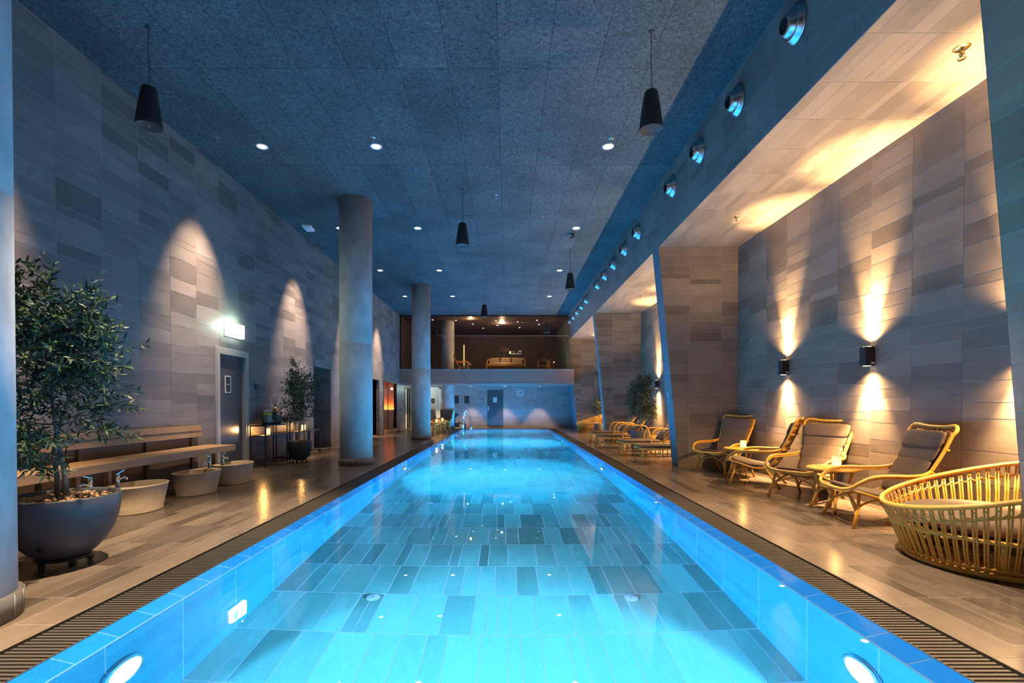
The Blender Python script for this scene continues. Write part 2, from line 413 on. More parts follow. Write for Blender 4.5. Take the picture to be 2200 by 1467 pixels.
# sloping lip tiles
def lip(mb, seed):
    rng = random.Random(seed)
    def seg(a, b, c, d): # outer a-b, inner d-c
        mb.poly([a, b, c, d], 0, rng.choice((0.8, 0.85, 0.9, 0.95)))
    g = 0.005; wl = 0.012
    y = IY0
    while y < IY1 - 0.01:
        y2 = min(y + 0.298, IY1)
        for (xo, xi) in ((PX0, IX0), (PX1, IX1)):
            s = 1 if xo < 0 else -1
            dz = -0.010 + (LIPZ + 0.010) * (1 - wl / abs(xi - xo))
            q = [(xo, y + g, -0.010), (xo, y2 - g, -0.010), (xi - s * wl, y2 - g, dz), (xi - s * wl, y + g, dz)]
            if s > 0: q.reverse()
            mb.poly(q, 0, rng.choice((0.8, 0.85, 0.9)))
            q = [(xo, y, -0.013), (xo, y2, -0.013), (xi, y2, LIPZ - 0.002), (xi, y, LIPZ - 0.002)]
            if s > 0: q.reverse()
            mb.poly(q, 1, 1.0)
        y = y2
    for (yo, yi) in ((PY0, IY0), (PY1, IY1)):
        mb.poly([(PX0, yo, -0.010), (PX1, yo, -0.010), (IX1, yi, LIPZ), (IX0, yi, LIPZ)], 0, 0.85)
    return mb
struct(recalc(lip(MB(), 21).build('pool_lip', [M['pool_lip'], M['pool_grout']], tint=True)), 'blue-lit sloping tiles of the pool edge')
# water
mb = MB()
mb.poly([(PX0, PY0, -0.005), (PX1, PY0, -0.005), (PX1, PY1, -0.005), (PX0, PY1, -0.005)])
w = mb.build('pool_water', M['water']); tag(w, 'clear blue lit water filling the long swimming pool', 'water', kind='stuff')

# slotted overflow grates
def grate(label, x0, x1, y0, y1, along, group):
    t = thing('drain_grate', label, 'grate', ((x0 + x1) / 2, (y0 + y1) / 2, 0), group=group)
    cx, cy = (x0 + x1) / 2, (y0 + y1) / 2
    ch = MB(); ch.box(x0 - cx, x1 - cx, y0 - cy, y1 - cy, -0.10, -0.035)
    ch.build('channel', M['grate_shadow'], t)
    b = MB(); p = 0.036; k = 0.017
    if along == 'y':
        y = y0; ga, gb = (0.035, 0.008) if cx < 0 else (0.008, 0.035)
        while y < y1: b.box(x0 + ga - cx, x1 - gb - cx, y - cy, y + k - cy, -0.02, -0.004); y += p
    else:
        x = x0
        while x < x1: b.box(x - cx, x + k - cx, y0 + 0.012 - cy, y1 - 0.03 - cy, -0.02, -0.004); x += p
    b.build('slats', M['grate'], t)
    e = MB()
    if along == 'y':
        for q in (x0, x1 - 0.006): e.box(q - cx, q + 0.006 - cx, y0 - cy, y1 - cy, -0.05, -0.001)
    else:
        for q in (y0, y1 - 0.006): e.box(x0 - cx, x1 - cx, q - cy, q + 0.006 - cy, -0.05, -0.001)
    e.build('edge_rail', M['grate'], t)
    return t
grate('long slotted overflow grate on the column side of the pool', -2.73, -2.40, 0.32, 26.58, 'y', 'overflow grates')
grate('long slotted overflow grate on the lounge chair side of the pool', 2.236, 2.55, 0.32, 26.58, 'y', 'overflow grates')
grate('short slotted overflow grate at the far pool end', -2.40, 2.236, 26.25, 26.58, 'x', 'overflow grates')

# left wall with openings
OPEN = {'door': (9.20, 10.17, 0.0, 2.30), 'dark1': (13.76, 15.1, 0.0, 2.38), 'dark2': (19.55, 20.85, 0.0, 2.33), 'sauna': (21.5, 24.1, 0.0, 2.36), 'glassdoor': (26.0, 27.3, 0.0, 2.15)}
WH = (0.11, 0.165, 0.22, 0.22, 0.33)
mb = MB()
tiles(mb, (XL, 0, 0), (0, 1, 0), (0, 0, 1), (YB, YE), (0, CEIL), phase=5.93, widths=WH, holes=list(OPEN.values()), seed=31, gap=0.005)
for (y0, y1, z0, z1), d in ((OPEN['dark1'], 1.0), (OPEN['dark2'], 1.0)):
    k = dict(gap=0.005, widths=WH)
    tiles(mb, (XL - d, 0, 0), (0, 1, 0), (0, 0, 1), (y0, y1), (0, z1), seed=32, **k)
    tiles(mb, (XL - d, y0, 0), (1, 0, 0), (0, 0, 1), (0, d), (0, z1), seed=33, flip=True, **k)
    tiles(mb, (XL - d, y1, 0), (1, 0, 0), (0, 0, 1), (0, d), (0, z1), seed=34, **k)
    tiles(mb, (XL - d, y0, z1), (1, 0, 0), (0, 1, 0), (0, d), (0, y1 - y0), seed=35, flip=True, **k)
    tiles(mb, (XL - d, y0, 0), (1, 0, 0), (0, 1, 0), (0, d), (0, y1 - y0), seed=36, **k)
struct(mb.build('wall_left', [M['wall'], M['grout']], tint=True), 'tall grey wall of horizontal stone-look tiles')
# ceiling
mb = MB()
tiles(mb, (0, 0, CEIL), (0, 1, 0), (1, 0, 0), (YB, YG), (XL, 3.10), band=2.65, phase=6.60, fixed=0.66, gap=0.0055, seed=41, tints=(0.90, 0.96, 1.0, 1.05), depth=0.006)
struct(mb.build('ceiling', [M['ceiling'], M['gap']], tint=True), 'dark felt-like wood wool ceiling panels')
# beam front above the niches
sl = Vector((xf(1) - xf(0), 0, 1)); sk = sl.length
ztop, zbot = CEIL * sk, NZ * sk
mb = MB()
tiles(mb, (xf(0), 0, 0), (0, 1, 0), sl, (YB, YE), (zbot, ztop), phase=3.2, widths=(0.165, 0.22, 0.33), gap=0.005, seed=51, tints=(0.72, 0.84, 0.95, 1.0, 1.1), flip=True)
struct(mb.build('beam', [M['wall'], M['grout']], tint=True), 'long leaning tiled beam above the niches')
PIERS = [(YB, 3.40), (10.40, 10.83), (17.95, 18.38), (25.5, YE)]
for i, (y0, y1) in enumerate(PIERS):
    mb = MB()
    mf = MB()
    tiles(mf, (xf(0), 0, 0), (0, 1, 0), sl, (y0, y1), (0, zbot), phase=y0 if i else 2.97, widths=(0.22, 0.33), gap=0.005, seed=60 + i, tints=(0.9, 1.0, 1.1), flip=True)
    struct(mf.build('pier_front', [M['wall_blue_glow'] if i else M['pier_near'], M['grout']], tint=True), 'narrow leaning tiled pier front facing the pool')
    half = [(-1, -0.0965, -3.62)]       # x >= xf(z)
    if i > 0:
        tiles(mb, (0, y0, 0), (1, 0, 0), (0, 0, 1), (3.1, XB), (0, NZ), phase=3.17, widths=WH, gap=0.005, half=half, seed=70 + i)
    if i < 3:
        tiles(mb, (0, y1, 0), (1, 0, 0), (0, 0, 1), (3.1, XB), (0, NZ), phase=3.17, widths=WH, gap=0.005, half=half, seed=80 + i, flip=True)
    struct(mb.build('pier', [M['wall_right'], M['grout']], tint=True), 'leaning tiled pier between the wall niches')
mb = MB()
for a, b in ((3.40, 10.40), (10.83, 17.95), (18.38, 25.5)):
    tiles(mb, (XB, 0, 0), (0, 1, 0), (0, 0, 1), (a, b), (0, NZ), phase=5.93, widths=WH, gap=0.006, seed=int(90 + a), flip=True)
struct(mb.build('wall_right', [M['wall_right'], M['grout']], tint=True), 'tiled back wall of the lit niches')
mb = MB()
for a, b in ((3.40, 10.40), (10.83, 17.95), (18.38, 25.5)):
    tiles(mb, (0, 0, NZ), (0, 1, 0), (1, 0, 0), (a, b), (xf(NZ), XB), phase=b, widths=(0.11, 0.165, 0.11, 0.22), gap=0.007, seed=int(100 + a), tints=(0.78, 0.88, 0.95, 1.0, 1.06, 1.12))
struct(mb.build('niche_ceiling', [M['wall_right'], M['grout']], tint=True), 'tiled ceiling of the warm niches')
# far wall below the balcony, wall behind the viewpoint
mb = MB()
tiles(mb, (0, YF, 0), (1, 0, 0), (0, 0, 1), (XL, xf(0)), (0, 2.30), phase=-1.05, widths=WH, gap=0.005, seed=111, tints=(0.85, 0.93, 1.0, 1.05), holes=[(-4.42, -3.82, 0, 2.22), (-1.14, -0.23, 0, 2.13)])
struct(mb.build('wall_far', [M['wall_far'], M['grout']], tint=True), 'far tiled wall under the balcony')
mb = MB()
tiles(mb, (0, YB, 0), (1, 0, 0), (0, 0, 1), (XL, 3.62), (0, CEIL), widths=WH, gap=0.005, seed=112, flip=True)
struct(mb.build('wall_near', [M['wall'], M['grout']], tint=True))
# balcony
mb = MB(); mb.box(XL, 3.36, YG + 0.02, YE, 2.30, 3.02)
struct(bevel(mb.build('balcony_slab', M['panel_dark'])), 'plain brownish balcony front over the pool end')
mb = MB()
x = XL
for x0, x1 in ((XL, -3.0), (-3.0, -0.55), (-0.55, 1.55), (1.55, 3.345)): mb.box(x0 + 0.004, x1 - 0.004, YG, YG + 0.03, 2.385, 2.985)
struct(bevel(mb.build('trim_1', M['panel_dark']), 0.003))
mb = MB(); mb.box(XL, 3.34, YG - 0.03, YG + 0.10, 2.99, 3.075)
struct(bevel(mb.build('trim_2', M['door_frame']), 0.004), 'metal sill along the balcony edge')
mb = MB(); mb.box(XL, 3.38, YG - 0.01, YG + 0.05, 2.325, 2.378)
struct(bevel(mb.build('trim_3', M['door_frame']), 0.003))
# lounge shell
mb = MB()
mb.poly([(XL, YE, 3.0), (3.4, YE, 3.0), (3.4, YE, CEIL), (XL, YE, CEIL)])
struct(mb.build('wall_back', M['lounge_wall']))
mb = MB(); mb.box(XL, XL + 0.05, YG + 0.1, YE, 3.02, CEIL)
struct(mb.build('wall_side', M['lounge_wall']))
mb = MB(); mb.box(XL, 3.2, YG + 0.05, YE, CEIL - 0.06, CEIL + 0.02)
struct(mb.build('lounge_ceiling', M['lounge_ceiling']))
# balcony glass
wn = bpy.data.objects.new('window_1', None); COL.objects.link(wn); wn.location = (0, YG + 0.03, 3.07); wn['kind'] = 'structure'
for x0, x1 in ((XL, -4.78), (-4.78, -3.55), (-3.55, -0.62), (-0.62, 1.55), (1.55, 3.30)):
    g = MB(); xt = min(x1, 3.08)
    g.poly([(x0 + 0.006, 0, 0), (x1 - 0.006, 0, 0), (xt - 0.006, 0, CEIL - 3.07), (x0 + 0.006, 0, CEIL - 3.07)])
    g.build('pane', M['balcony_glass'], wn)
f = MB()
for x in (XL + 0.04, -4.78, -3.55): f.box(x - 0.03, x + 0.03, -0.03, 0.05, 0, CEIL - 3.07)
f.box(XL, 3.1, -0.03, 0.05, CEIL - 3.07 - 0.06, CEIL - 3.07)
f.build('frame', M['black'], wn)
d = MB(); x = -3.45
while x < 3.05: d.box(x - 0.012, x + 0.012, -0.006, -0.004, 1.665, 1.69); x += 0.075
d.build('marker_dots', M['pale_mark'], wn)
# ================================================================== COLUMNS
def column(x, y, label, z0=0.0):
    t = thing('concrete_column', label, 'column', (x, y, z0), group='round concrete columns')
    R = 0.35; top = CEIL - z0
    m = MB(); m.lathe([(R, 0.12), (R, 2.62), (R - 0.003, 2.625), (R - 0.003, 2.635), (R, 2.64), (R, top)], 48)
    m.build('shaft', M['concrete'], t)
    m = MB(); m.lathe([(R - 0.02, 0.005), (R + 0.028, 0.005), (R + 0.028, 0.15), (R - 0.01, 0.153)], 48)
    rng = random.Random(int(y)); 
    o = m.build('plinth', M['col_base'], t)
    g = MB()
    for k in range(22):
        a = 2 * PI * k / 22; r = R + 0.029
        g.tube([(r * math.cos(a), r * math.sin(a), 0.008), (r * math.cos(a), r * math.sin(a), 0.149)], 0.003, 4)
    g.build('plinth_joint', M['grout'], t)
    return t
M['col_base'] = plain('plinth tile', (0.11, 0.095, 0.08), 0.45, noise=0.15, nscale=4)
column(-3.41, 2.93, 'large round concrete column beside the big potted olive tree')
column(-3.33, 10.87, 'round concrete column beside the drinks tables, second from the near end')
column(-3.25, 18.60, 'round concrete column in front of the sauna and the balcony edge')
column(-3.18, 26.35, 'round concrete column standing behind the balcony glass and far chairs')

# ================================================================== CEILING FITTINGS
def lamp(name, kind, loc, energy, color, size=0.05, rot=None, spot=None, blend=0.5, spec=1.0):
    d = bpy.data.lights.new(name, kind); d.energy = energy; d.color = color
    if kind == 'SPOT': d.spot_size = math.radians(spot); d.spot_blend = blend; d.shadow_soft_size = size
    elif kind == 'POINT': d.shadow_soft_size = size
    elif kind == 'AREA': d.shape = 'RECTANGLE'; d.size, d.size_y = size
    d.specular_factor = spec
    o = bpy.data.objects.new(name, d); COL.objects.link(o); o.location = loc
    if rot is not None: o.rotation_euler = rot
    return o
def aim(o, d):
    o.rotation_euler = Vector(d).to_track_quat('-Z', 'Y').to_euler()
    return o
WARM = (1.0, 0.80, 0.56); WARMER = (1.0, 0.63, 0.29)
def make_downlight(loc, label, group, r=0.085):
    t = thing('ceiling_light', label, 'ceiling light', loc, group=group)
    m = MB(); m.lathe([(r * 0.80, -0.002), (r * 1.12, -0.012), (r * 1.2, -0.006), (r * 1.22, 0.0)], 28, cap=False); m.build('trim_ring', M['white'], t)
    m = MB(); m.lathe([(0.001, -0.006), (r * 0.82, -0.006)], 24, cap=False); m.build('lens', M['lamp_white'], t)
    return t
ORD = ('nearest', 'second', 'third', 'fourth', 'fifth', 'sixth', 'seventh')
d0 = None
for row, X, n in (('by the left wall', -4.24, 6), ('in line with the columns', -2.27, 6), ('near the leaning beam', 1.74, 6)):
    seen = 0
    for k in range(n):
        y = 0.66 + 3.96 * k
        vis = y > 6.5
        if vis: 
            lab = f'{ORD[seen]} round ceiling downlight from the near end, row {row}'; seen += 1
            if d0 is None: d0 = make_downlight((X, y, CEIL - 0.002), lab, 'hall ceiling downlights'); 
            else: dup(d0, (X, y, CEIL - 0.002), label=lab)
        near = y < 5
        if X < -3.5:
            l = lamp('wall wash lamp', 'SPOT', (X - 0.05, y, CEIL - 0.05), E_WASH, (1.0, 0.70, 0.46), 0.05, (0, 0, 0), 46, 1.0); aim(l, (-0.36, 0, -1))
            lamp('hall lamp', 'SPOT', (X, y, CEIL - 0.05), E_DOWN * (5.0 if near else 1.0), WARM, 0.05, (0, 0, 0), 60, 0.7)
        elif X < 0: lamp('hall lamp', 'SPOT', (X, y, CEIL - 0.05), E_DOWN * (32.0 if near else 1.0), WARM, 0.05, (0, 0, 0), 62 if near else 80, 0.7)
        else: lamp('hall lamp', 'SPOT', (X, y, CEIL - 0.05), E_DOWN * (30.0 if near else 4.0), WARM, 0.05, (0, 0, 0), 62 if near else 58, 0.7)

# pendant speakers
def make_speaker(loc, label):
    t = thing('pendant_speaker', label, 'loudspeaker', loc, group='pendant speakers')
    m = MB(); m.lathe([(0.001, 0.47), (0.045, 0.468), (0.072, 0.455), (0.083, 0.43), (0.118, 0.20), (0.138, 0.04), (0.139, 0.015), (0.134, 0.0)], 36, cap=False)
    m.build('body', M['speaker'], t)
    m = MB(); m.lathe([(0.001, 0.006), (0.128, 0.006), (0.134, 0.001)], 36, cap=False); m.build('grille', M['dark_grille'], t)
    m = MB(); m.lathe([(0.001, 0.0), (0.007, 0.001), (0.008, 0.006)], 12, cap=False); m.build('badge', M['steel'], t)
    m = MB(); top = CEIL - loc[2]
    m.tube([(0.0, 0, 0.465), (0.004, 0, 0.62), (-0.003, 0, 0.8), (0, 0, top)], 0.004, 6)
    m.tube([(0.012, 0, 0.46), (0.02, 0.004, 0.6), (0.012, 0, 0.72), (0.003, 0, 0.80)], 0.003, 6)
    m.build('cable', M['cable'], t)
    m = MB(); m.lathe([(0.03, top), (0.03, top - 0.012), (0.002, top - 0.016)], 16); m.build('ceiling_cap', M['cable'], t)
    return t
s0 = make_speaker((-4.24, 5.88, 4.61), 'black pendant speaker hanging nearest the tall left wall')
dup(s0, (1.72, 5.95, 4.61), label='large black pendant speaker hanging near the beam and first air nozzles')
dup(s0, (-0.93, 10.27, 4.61), label='black pendant speaker over the pool centre, between the first two columns')
dup(s0, (1.80, 14.19, 4.61), label='black pendant speaker hanging below the dark ceiling sensor')
dup(s0, (-0.87, 18.68, 4.61), label='small black pendant speaker over the far pool, in front of the balcony')
dup(s0, (1.82, 22.85, 4.61), label='farthest black pendant speaker, just in front of the balcony glass')

# sprinklers, sensors
def make_sprinkler(loc, label, mat, group='ceiling sprinklers', big=False):
    k = 1.6 if big else 1.0
    t = thing('ceiling_sprinkler', label, 'sprinkler', loc, group=group)
    m = MB(); m.lathe([(0.002, -0.006 * k), (0.035 * k, -0.006 * k), (0.042 * k, 0)], 20, cap=False); m.build('rosette', M[mat], t)
    m = MB(); m.lathe([(0.010 * k, 0), (0.009 * k, -0.03 * k), (0.004 * k, -0.05 * k)], 10)
    m.tube([(0.012 * k, 0, -0.02 * k), (0.016 * k, 0, -0.04 * k), (0.003 * k, 0, -0.062 * k)], 0.003 * k, 6); m.tube([(-0.012 * k, 0, -0.02 * k), (-0.016 * k, 0, -0.04 * k), (-0.003 * k, 0, -0.062 * k)], 0.003 * k, 6)
    m.build('head', M[mat], t)
    m = MB(); m.lathe([(0.001, -0.064 * k), (0.02 * k, -0.066 * k), (0.022 * k, -0.062 * k), (0.001, -0.060 * k)], 12, cap=False); m.build('deflector', M[mat], t)
    return t
sp = make_sprinkler((-4.86, 8.30, CEIL - 0.001), 'small steel sprinkler on the ceiling edge near the left wall', 'steel')
dup(sp, (-2.25, 8.31, CEIL - 0.001), label='small steel sprinkler just behind the first column-row downlight')
dup(sp, (1.75, 8.34, CEIL - 0.001), label='small steel sprinkler just behind the first downlight near the beam')
dup(sp, (-0.24, 10.58, CEIL - 0.001), label='small steel sprinkler alone at mid ceiling over the pool')
make_sprinkler((4.20, 4.60, NZ - 0.001), 'large brass sprinkler on the near niche ceiling above the daybed', 'brass', big=True)
make_sprinkler((4.03, 8.72, NZ - 0.001), 'small brass sprinkler on the near niche ceiling above the chairs', 'brass')
make_sprinkler((4.03, 15.0, NZ - 0.001), 'small brass sprinkler on the second niche ceiling above the loungers', 'brass')
def make_sensor(loc, label):
    t = thing('ceiling_sensor', label, 'sensor', loc, group='ceiling sensors')
    m = MB(); m.lathe([(0.05, 0), (0.05, -0.04), (0.014, -0.045), (0.014, -0.10)], 20); m.build('stem', M['dark_grille'], t)
    m = MB(); m.lathe([(0.014, -0.085), (0.085, -0.10), (0.09, -0.115), (0.06, -0.13), (0.001, -0.135)], 28); m.build('disc', M['dark_grille'], t)
    return t
make_sensor((1.71, 12.95, CEIL), 'dark disc sensor on a short stem above the third speaker')
make_sensor((1.70, 5.18, CEIL), 'dark disc sensor at the ceiling above the big speaker')
t = thing('emergency_light', 'small white emergency light box on the ceiling beside the first full column', 'emergency light', (-5.02, 12.5, CEIL), rz=0.1)
m = MB(); m.box(-0.11, 0.11, -0.20, 0.20, -0.03, 0); bevel(m.build('housing', M['white'], t)); 
m = MB(); m.box(-0.09, 0.09, -0.17, 0.17, -0.055, -0.03); bevel(m.build('diffuser', M['pale_mark'], t), 0.01)

# air nozzles on the leaning beam
def make_nozzle(loc, label):
    t = thing('air_nozzle', label, 'air vent', loc, group='air nozzles along the beam')
    ax = Matrix.Rotation(-PI / 2 - math.atan(0.0965), 4, 'Y')
    m = MB(); m.lathe([(0.19, 0.003), (0.195, 0.015), (0.178, 0.018), (0.176, 0.036), (0.160, 0.042), (0.158, 0.062), (0.140, 0.072)], 40, mat=ax, cap=False); m.build('flange', M['steel'], t)
    m = MB(); m.lathe([(0.140, 0.06), (0.132, 0.085), (0.105, 0.125), (0.086, 0.142), (0.080, 0.140)], 40, mat=ax, cap=False); m.build('nozzle', M['steel'], t)
    m = MB(); m.lathe([(0.082, 0.140), (0.078, 0.09), (0.001, 0.07)], 32, mat=ax, cap=False); m.build('throat', M['grate_shadow'], t)
    return t
nz = None; k = 0
NM = ['nearest silver air nozzle on the beam, large and tilted towards the pool', 'second nearest silver air nozzle on the beam', 'third nearest silver air nozzle on the beam', 'fourth silver air nozzle, last of the near group on the beam',
      'first silver air nozzle of the middle group, above the second pier', 'second silver air nozzle of the middle group', 'third silver air nozzle of the middle group', 'fourth silver air nozzle of the middle group', 'last silver air nozzle of the middle group',
      'first silver air nozzle of the far group, above the third pier', 'second silver air nozzle of the far group', 'third silver air nozzle of the far group', 'fourth silver air nozzle of the far group', 'last silver air nozzle of the beam, next to the balcony glass']
ZN = 5.40
for y in (5.34, 6.68, 7.99, 9.30, 11.70, 13.0, 14.35, 15.6, 16.85, 19.25, 20.5, 21.75, 23.0, 24.25):
    p = (xf(ZN), y, ZN)
    if nz is None: nz = make_nozzle(p, NM[0])
    else: dup(nz, p, label=NM[k])
    k += 1

# ================================================================== WALL LAMPS
def make_wall_lamp(loc, label):
    t = thing('wall_lamp', label, 'wall lamp', loc, group='up and down wall lamps')
    m = MB(); m.box(-0.135, -0.015, -0.058, 0.058, -0.125, 0.125); bevel(m.build('housing', M['black'], t), 0.006)
    m = MB(); m.box(-0.02, 0, -0.045, 0.045, -0.09, 0.09); m.build('wall_plate', M['black'], t)
    m = MB()
    m.lathe([(0.001, -0.128), (0.046, -0.128)], 20, o=(-0.075, 0, 0), cap=False); m.build('lower_lens', M['lamp_warm'], t)
    m = MB(); m.lathe([(0.001, 0.128), (0.046, 0.128)], 20, o=(-0.075, 0, 0), cap=False); m.build('upper_lens', M['lamp_warm'], t)
    m = MB(); m.box(-0.062, -0.020, -0.0605, -0.058, -0.10, -0.078); m.build('name_plate', M['pale_mark'], t)
    return t
wl = None
LABS = {4.58: 'black up and down wall lamp hidden close to the nearest pier', 6.56: 'black up and down wall lamp above the near round table', 8.54: 'black up and down wall lamp nearer the second pier, above the side-on chair',
        15.8: 'black up and down wall lamp behind the second pier and olive tree'}
ZL = 1.96
for y in (4.58, 6.56, 8.54, 11.9, 13.85, 15.8, 19.4, 21.4, 23.4):
    p = (XB, y, ZL)
    lab = LABS.get(y)
    if lab:
        if wl is None: wl = make_wall_lamp(p, lab)
        else: dup(wl, p, label=lab)
    u = lamp('wall lamp up', 'SPOT', (XB - 0.085, y, ZL + 0.14), E_UP * 1.15, WARMER, 0.03, (PI, 0, 0), 46, 1.0); aim(u, (0.05, 0, 1))
    u = lamp('wall lamp up', 'SPOT', (XB - 0.085, y, ZL + 0.14), E_UP * 0.15, WARMER, 0.03, (PI, 0, 0), 140, 1.0); aim(u, (-0.25, 0, 1))
    d = lamp('wall lamp down', 'SPOT', (XB - 0.085, y, ZL - 0.14), E_UPD * 1.7, WARMER, 0.03, (0, 0, 0), 66, 1.0); aim(d, (0.03, 0, -1))
    d = lamp('wall lamp down', 'SPOT', (XB - 0.085, y, ZL - 0.14), E_UPD * 0.30, WARMER, 0.03, (0, 0, 0), 140, 1.0); aim(d, (-0.35, 0, -1))

# ================================================================== LEFT WALL FITTINGS
# service door
t = bpy.data.objects.new('door_1', None); COL.objects.link(t); t['kind'] = 'structure'; t['label'] = 'dark steel door in the left wall with a small framed sign'
y0, y1, z0, z1 = OPEN['door']
m = MB()
for a, b, c, d in ((y0 - 0.10, y0 - 0.07, 0, z1 + 0.07), (y1 + 0.07, y1 + 0.10, 0, z1 + 0.07), (y0 - 0.10, y1 + 0.10, z1 + 0.07, z1 + 0.10)):
    m.box(XL - 0.02, XL + 0.025, a, b, c, d)
for a, b, c, d in ((y0 - 0.07, y0 + 0.03, 0, z1 - 0.03), (y1 - 0.03, y1 + 0.07, 0, z1 - 0.03), (y0 - 0.07, y1 + 0.07, z1 - 0.03, z1 + 0.07)):
    m.box(XL - 0.10, XL + 0.035, a, b, c, d)
bevel(m.build('frame', M['door_frame'], t), 0.004)
m = MB(); m.box(XL - 0.11, XL - 0.05, y0, y1, 0.01, z1); bevel(m.build('leaf', M['door'], t), 0.004)
m = MB(); yh = y1 - 0.10; xd = XL - 0.05
m.box(xd, xd + 0.008, yh - 0.025, yh + 0.025, 0.95, 1.24); m.tube([(xd, yh, 1.05), (xd + 0.05, yh, 1.05), (xd + 0.05, yh - 0.13, 1.05)], 0.010, 8)
m.build('handle', M['black'], t)
s = thing('door_sign', 'small black sign with white border on the dark steel door', 'sign', (XL - 0.048, 9.62, 1.71))
m = MB(); m.box(0, 0.006, -0.095, 0.095, -0.165, 0.165); m.build('border', M['pale_mark'], s)
m = MB(); m.box(0.006, 0.008, -0.080, 0.080, -0.150, 0.150); m.build('panel', M['ink'], s)
m = MB()
for i, y in enumerate((-0.030, -0.018, -0.006, 0.006, 0.018, 0.028)): m.box(0.008, 0.009, y - 0.004, y + 0.004, -0.008, 0.008 if i % 2 else 0.005)
m.build('lettering', M['pale_mark'], s)
s = thing('wall_control', 'small black square control on the wall right of the steel door', 'control panel', (XL, 10.60, 1.70))
m = MB(); m.box(0, 0.03, -0.05, 0.05, -0.055, 0.055); bevel(m.build('housing', M['black'], s), 0.006)
m = MB(); m.box(0.03, 0.032, -0.035, 0.035, -0.035, 0.04); m.build('display', M['door'], s)
# exit sign
s = thing('exit_sign', 'glowing white and green exit sign box above the dark steel door', 'exit sign', (XL, 9.70, 2.78))
m = MB(); m.box(0, 0.035, -0.27, 0.27, -0.155, 0.125); bevel(m.build('housing', M['white'], s), 0.005)
m = MB(); m.box(0.035, 0.11, -0.255, 0.255, -0.145, 0.115); bevel(m.build('light_box', M['exit_white'], s), 0.008)
m = MB(); X = 0.1125
def q(pts): m.poly([(X, p[0], p[1]) for p in pts])
q([(-0.20, -0.10), (-0.07, -0.10), (-0.07, 0.075), (-0.20, 0.075)])
def limb(a, b, w):
    dx, dy = b[0] - a[0], b[1] - a[1]; l = math.hypot(dx, dy); nx, ny = -dy / l * w, dx / l * w
    q([(a[0] - nx, a[1] - ny), (b[0] - nx, b[1] - ny), (b[0] + nx, b[1] + ny), (a[0] + nx, a[1] + ny)])
q([(0.055 + 0.020 * math.cos(2 * PI * i / 12), 0.065 + 0.020 * math.sin(2 * PI * i / 12)) for i in range(12)])
limb((0.065, 0.045), (0.085, -0.02), 0.017); limb((0.085, -0.02), (0.045, -0.05), 0.012); limb((0.045, -0.05), (0.035, -0.10), 0.010); limb((0.085, -0.02), (0.12, -0.06), 0.012); limb((0.12, -0.06), (0.165, -0.065), 0.010)
limb((0.068, 0.04), (0.015, 0.02), 0.009); limb((0.068, 0.04), (0.12, 0.03), 0.009); limb((0.12, 0.03), (0.14, 0.0), 0.008)
m.build('pictogram', M['exit_green'], s)
lamp('exit sign halo', 'POINT', (XL + 0.13, 9.36, 2.80), E_EXIT * 0.22, (0.55, 1.0, 0.72), 0.012, spec=0.2)
lamp('exit sign halo', 'POINT', (XL + 0.16, 9.72, 2.97), E_EXIT * 0.20, (0.55, 1.0, 0.72), 0.012, spec=0.2)

# sauna
y0, y1, z0, z1 = OPEN['sauna']
XS = XL - 2.3
for (a, b, c, d, e, f) in ((XS - 0.05, XS, y0 - 0.65, y1 + 0.65, 0.03, 2.38), (XS, XL - 0.14, y0 - 0.65, y0 - 0.6, 0.03, 2.38), (XS, XL - 0.14, y1 + 0.6, y1 + 0.65, 0.03, 2.38), (XS - 0.05, XL - 0.02, y0 - 0.65, y1 + 0.65, 2.38, 2.43), (XS - 0.05, XL, y0 - 0.65, y1 + 0.65, -0.02, 0.03)):
    sa = MB(); sa.box(a, b, c, d, e, f); struct(sa.build('sauna_wall', M['sauna_wood']), 'red-brown timber sauna room behind glass')
t = thing('sauna_bench', 'two-step wooden bench glowing inside the sauna', 'bench', ((XS + XL) / 2 - 0.05, y1 + 0.585, 0.036), -PI / 2)
L2 = 1.02
m = MB()
for i in range(5): m.box(0.02 + i * 0.12, 0.125 + i * 0.12, -L2, L2, 0.93, 0.97)
bevel(m.build('upper_seat', M['sauna_wood'], t), 0.004)
m = MB()
for i in range(4): m.box(0.66 + i * 0.12, 0.765 + i * 0.12, -L2, L2, 0.45, 0.49)
bevel(m.build('lower_seat', M['sauna_wood'], t), 0.004)
m = MB(); m.box(0.55, 0.58, -L2, L2, 0.0, 0.92); m.box(1.08, 1.11, -L2, L2, 0, 0.44); m.build('riser', M['sauna_wood'], t)
m = MB(); m.box(0.02, 0.05, -L2, L2, 1.02, 1.06); m.build('light_strip', M['strip'], t)
lamp('sauna lamp', 'AREA', ((XS + XL) / 2, y1 + 0.45, 1.10), E_SAUNA, (1.0, 0.42, 0.10), (1.9, 0.08), (PI * 0.85, 0, 0), spec=0)
lamp('sauna ceiling lamp', 'POINT', (XL - 0.6, y0 - 0.4, 2.3), E_SAUNA * 0.35, (1.0, 0.55, 0.25), 0.02, spec=0)
t = bpy.data.objects.new('window_2', None); COL.objects.link(t); t['kind'] = 'structure'; t['label'] = 'glazed sauna front with dark frame'
m = MB()
for a, b, c, d in ((y0, y0 + 0.06, 0, z1), (y1 - 0.10, y1, 0, z1), (y0, y1, z1 - 0.06, z1)): m.box(XL - 0.12, XL + 0.015, a, b, c, d)
bevel(m.build('frame', M['black'], t), 0.003)
m = MB(); m.box(XL - 0.12, XL + 0.03, y0, y1, 0, 0.16); bevel(m.build('sill', M['wood'], t), 0.004)
